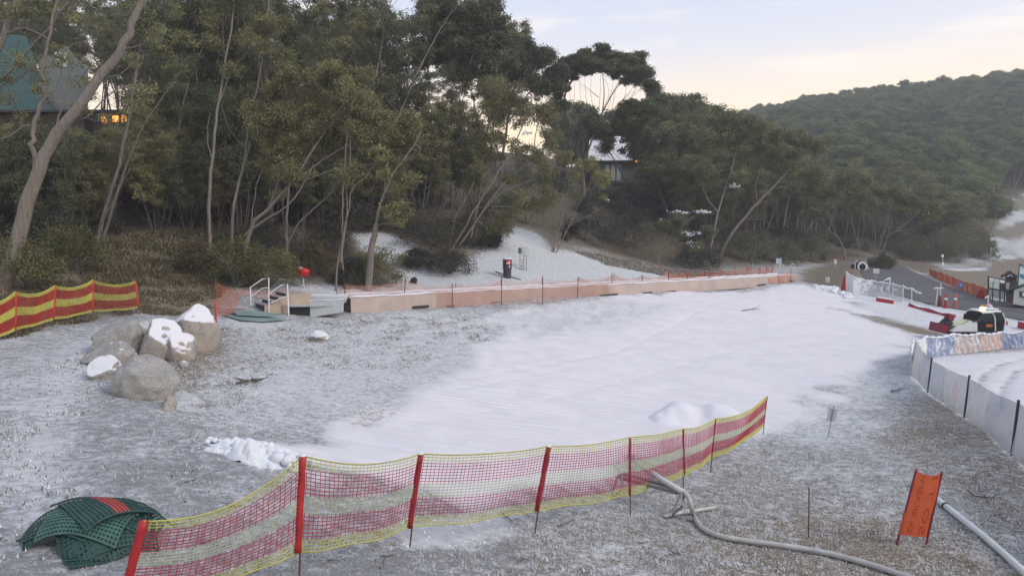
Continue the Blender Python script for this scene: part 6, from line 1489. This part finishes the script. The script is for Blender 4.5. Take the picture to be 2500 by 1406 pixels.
m = MB(); m.prism([P(2490, 672, zc-.03), P(2492, 668, zc-.03), P(2600, 710, zc-.03), P(2600, 718, zc-.03), P(2491, 677, zc-.03)], (0, .02, 0)); m.build('blue_band', mat('band_blue', (.04, .17, .34), .5), bo)
g = G(2480, 742); m = MB(); m.box(g+np.array((0, 0, .22)), (.5, .3, .35), bevel=.05, taper=.8); m.solo('marker_block', M['bar_red'], 'small red block on the road at the foot of the shed', 'marker')

# ------------------------------------------------------------------ houses among the trees
M['teal'] = mat('teal_roofing', (.028, .074, .066), .5, vary=.2, scale=1.5); M['brown'] = mat('brown_cladding', (.10, .075, .055), .8, vary=.3, scale=2, stretch=(1, 1, 6)); M['lit'] = mat('lit_window', (.5, .25, .1), .5, emit=(1.0, .36, .07), estr=1.0)
zc = 50.0; g = P(80, 420, zc); g[2] = h1(g[0], g[1])
lh = thing('house', 'dark lodge with a big teal green roof high in the trees at the left edge', 'house', g)
m = MB(); a, b = P(-220, 270, zc), P(205, 268, zc); m.prism([up_to(a, g[2]-2), up_to(b, g[2]-2), b, a], (-6, 8, 0)); m.build('wall', M['brown'], lh)
m = MB(); m.prism([P(-260, 275, zc-.5), P(125, 274, zc-.5), P(62, 92, zc+4), P(-260, 60, zc+4)], (0, .12, .12)); m.build('roof', M['teal'], lh)
m = MB(); m.tube([P(45, 100, zc+3.7), P(33, 200, zc+1.5), P(36, 272, zc-.6)], .06, 5); m.build('roof_rib', M['dark'], lh)
m = MB(); m.prism([P(95, 268, zc+.4), P(215, 268, zc+.4), P(215, 172, zc+.4), P(160, 112, zc+.4), P(95, 150, zc+.4)], (-3.6, 5, 0)); m.build('gable', mat('grey_gable', (.17, .19, .18), .7, vary=.3), lh)
for x0, y0, x1, y1 in ((134,128,147,162), (150,130,162,164)):
    m = MB(); sq(m, x0, y0, x1, y1, zc+.3, .12); m.build('window', M['plate'], lh)
m = MB(); sq(m, -230, 268, 330, 275, zc-.7, .5); m.build('eave', M['dark'], lh)
m = MB(); a, b = P(205, 268, zc+1), P(330, 268, zc+1); m.prism([up_to(a, g[2]-2), up_to(b, g[2]-2), b, a], (-4, 6, 0)); m.build('wing', M['brown'], lh)
for x0, x1, y0, y1 in ((247,260,283,300), (274,288,283,298), (296,308,281,299)):
    m = MB(); sq(m, x0, y0, x1, y1, zc+.9, .12); m.build('window', M['lit'], lh)
zc = 86.0; g = P(1530, 480, zc); g[2] = h1(g[0], g[1])
rh = thing('house', 'grey lodge with a snow covered roof half hidden by trees beyond the slope', 'house', g)
m = MB(); a, b = P(1452, 392, zc), P(1622, 390, zc); m.prism([up_to(a, g[2]-3), up_to(b, g[2]-3), b, a], (0, 8, 0)); m.build('wall', mat('grey_timber_wall', (.20, .185, .175), .8, vary=.2, scale=1), rh)
m = MB(); m.prism([P(1436, 393, zc-.6), P(1640, 390, zc-.6), P(1632, 338, zc+4.2), P(1440, 336, zc+4.2)], (0, .2, .2)); rf = m.build('roof', M['snow'], rh)
m = MB(); m.prism([P(1436, 396, zc-.65), P(1640, 393, zc-.65), P(1640, 390.2, zc-.65), P(1436, 393.2, zc-.65)], (0, .3, 0)); m.build('eave', M['dark'], rh)
M['pane'] = mat('pale_pane', (.36, .42, .44), .15, spec=.6)
for x0, y0, x1, y1, mt in ((1478,402,1488,442,'pane'),(1492,402,1502,442,'pane'),(1505,402,1515,442,'pane'),(1585,416,1600,458,'plate'),(1604,414,1618,456,'plate'),(1551,389.5,1562,396,'lit')):
    m = MB(); sq(m, x0, y0, x1, y1, zc-.08-(.7 if mt == 'lit' else 0), .12); m.build('window', M[mt], rh)
m = MB(); sq(m, 1470, 446, 1530, 452, zc-1.5, 1.5); m.build('balcony', M['brown'], rh)
m = MB(); m.prism([P(1482, 500, zc-6), P(1505, 500, zc-6), P(1508, 455, zc-6), P(1478, 462, zc-6)], (0, 2, 0)); m.solo('garden_hut', mat('brown_grey_boards', (.15, .125, .11), .8, vary=.2), 'small brown grey hut in the scrub below the grey lodge', 'hut')

# ------------------------------------------------------------------ dry grass, gravel crumbs
def tufts(name, n, region, hmin, hmax, mats, seed, blades=6, wd=.006):
    rs = np.random.RandomState(seed); vs = []; mi = []
    poly = np.array([G(*p)[:2] for p in region]); lo, hi = poly.min(0), poly.max(0); pts = []
    while len(pts) < n:
        q = rs.uniform(lo, hi, (n, 2)); mk = poly_mask(q[:, 0], q[:, 1], poly, .02) > .5; q = q[mk]
        keepn = fbm(q[:, 0], q[:, 1], .7, seed) > rs.uniform(.30, .62, len(q)); pts += q[keepn].tolist()
    pts = np.array(pts[:n]); z = H(pts[:, 0], pts[:, 1]); z += (fbm(pts[:, 0], pts[:, 1], 2.5, 2)-.5)*.10
    b = np.repeat(np.c_[pts, z], blades, 0); N = len(b); b[:, :2] += rs.normal(size=(N, 2))*.035
    hh = rs.uniform(hmin, hmax, N); az = rs.uniform(0, 6.283, N); ln = rs.uniform(.3, 1.5, N)
    tip = b+np.c_[np.cos(az)*hh*ln, np.sin(az)*hh*ln, hh*rs.uniform(.4, 1, N)]; sd = np.c_[-np.sin(az), np.cos(az), np.zeros(N)]*(wd*rs.uniform(.6, 1.5, N))[:, None]
    v = np.stack([b-sd-np.array((0, 0, .02)), b+sd-np.array((0, 0, .02)), tip], 1).reshape(-1, 3)
    me = bpy.data.meshes.new(name); me.vertices.add(3*N); me.vertices.foreach_set('co', v.ravel().astype(np.float32)); me.loops.add(3*N); me.loops.foreach_set('vertex_index', np.arange(3*N, dtype=np.int32))
    me.polygons.add(N); me.polygons.foreach_set('loop_start', np.arange(0, 3*N, 3, dtype=np.int32))
    for m_ in mats: me.materials.append(m_)
    me.polygons.foreach_set('material_index', rs.choice(len(mats), N).astype(np.int32)); me.update(calc_edges=True)
    return tag(link(bpy.data.objects.new(name, me)), kind='stuff')
gf, gk = mat('pale_frosted_straw', (.62, .63, .65), .8), mat('dark_crumbs', (.10, .095, .09), .9)
ga, gb_, gc_, gd = mat('straw', (.30, .24, .165), .8), mat('brown_straw', (.15, .112, .075), .8), mat('frosted_straw', (.52, .53, .54), .8), mat('green_straw', (.13, .13, .06), .8)
tufts('dry_grass', 7000, [(1000,1340),(1500,1235),(1750,1130),(2050,1065),(2160,1080),(2270,970),(2370,1030),(2520,1130),(2620,1300),(2600,1480),(1000,1480)], .02, .06, [ga, gf, gc_, gc_], 5)
tufts('dry_grass', 7000, [(-40,835),(38,826),(130,798),(335,768),(500,772),(520,745),(560,690),(480,655),(260,610),(180,680),(-60,720)], .06, .24, [ga, gb_, gd, gb_], 6, wd=.014)
tufts('dry_grass', 5000, [(200,700),(560,690),(620,700),(600,580),(420,560),(230,590)], .10, .34, [ga, gb_, gd, gd], 16, wd=.02)
tufts('dry_grass', 4500, [(440,830),(540,800),(850,775),(1180,770),(1200,830),(1000,900),(700,900),(560,1000),(430,990),(400,890)], .02, .08, [ga, gb_, gc_], 7, wd=.009)
tufts('dry_grass', 4000, [(-60,1480),(-60,900),(200,850),(480,790),(700,800),(1000,880),(860,1030),(700,1070),(480,1080),(640,1170),(760,1230),(1000,1330),(1000,1480)], .012, .05, [gf, gf, gc_, gk, ga], 9, blades=5, wd=.009)
tufts('dry_grass', 6000, [(1240,1240),(1700,1110),(1900,1040),(2120,960),(2250,960),(2420,1100),(2600,1250),(2600,1480),(1000,1480)], .012, .05, [gf, gc_, gf, ga], 10, blades=5, wd=.009)
tufts('dry_grass', 3500, [(1400,612),(1560,640),(1760,668),(1640,677),(1480,648)], .08, .30, [ga, gb_, gc_], 8, wd=.02)

# ------------------------------------------------------------------ thin morning haze
hz = MB(); hz.box((60, 215, 33), (1000, 530, 86)); ho = hz.build('haze', [], None); tag(ho, kind='stuff')
hm = bpy.data.materials.new('haze_air'); hm.use_nodes = True; n = hm.node_tree.nodes; n.remove(n['Principled BSDF']); pv = n.new('ShaderNodeVolumePrincipled')
pv.inputs['Color'].default_value = (.86, .90, .97, 1); pv.inputs['Density'].default_value = .0007; pv.inputs['Anisotropy'].default_value = .2
hm.node_tree.links.new(pv.outputs[0], n['Material Output'].inputs['Volume']); ho.data.materials.append(hm)
print('objects', len(bpy.data.objects))
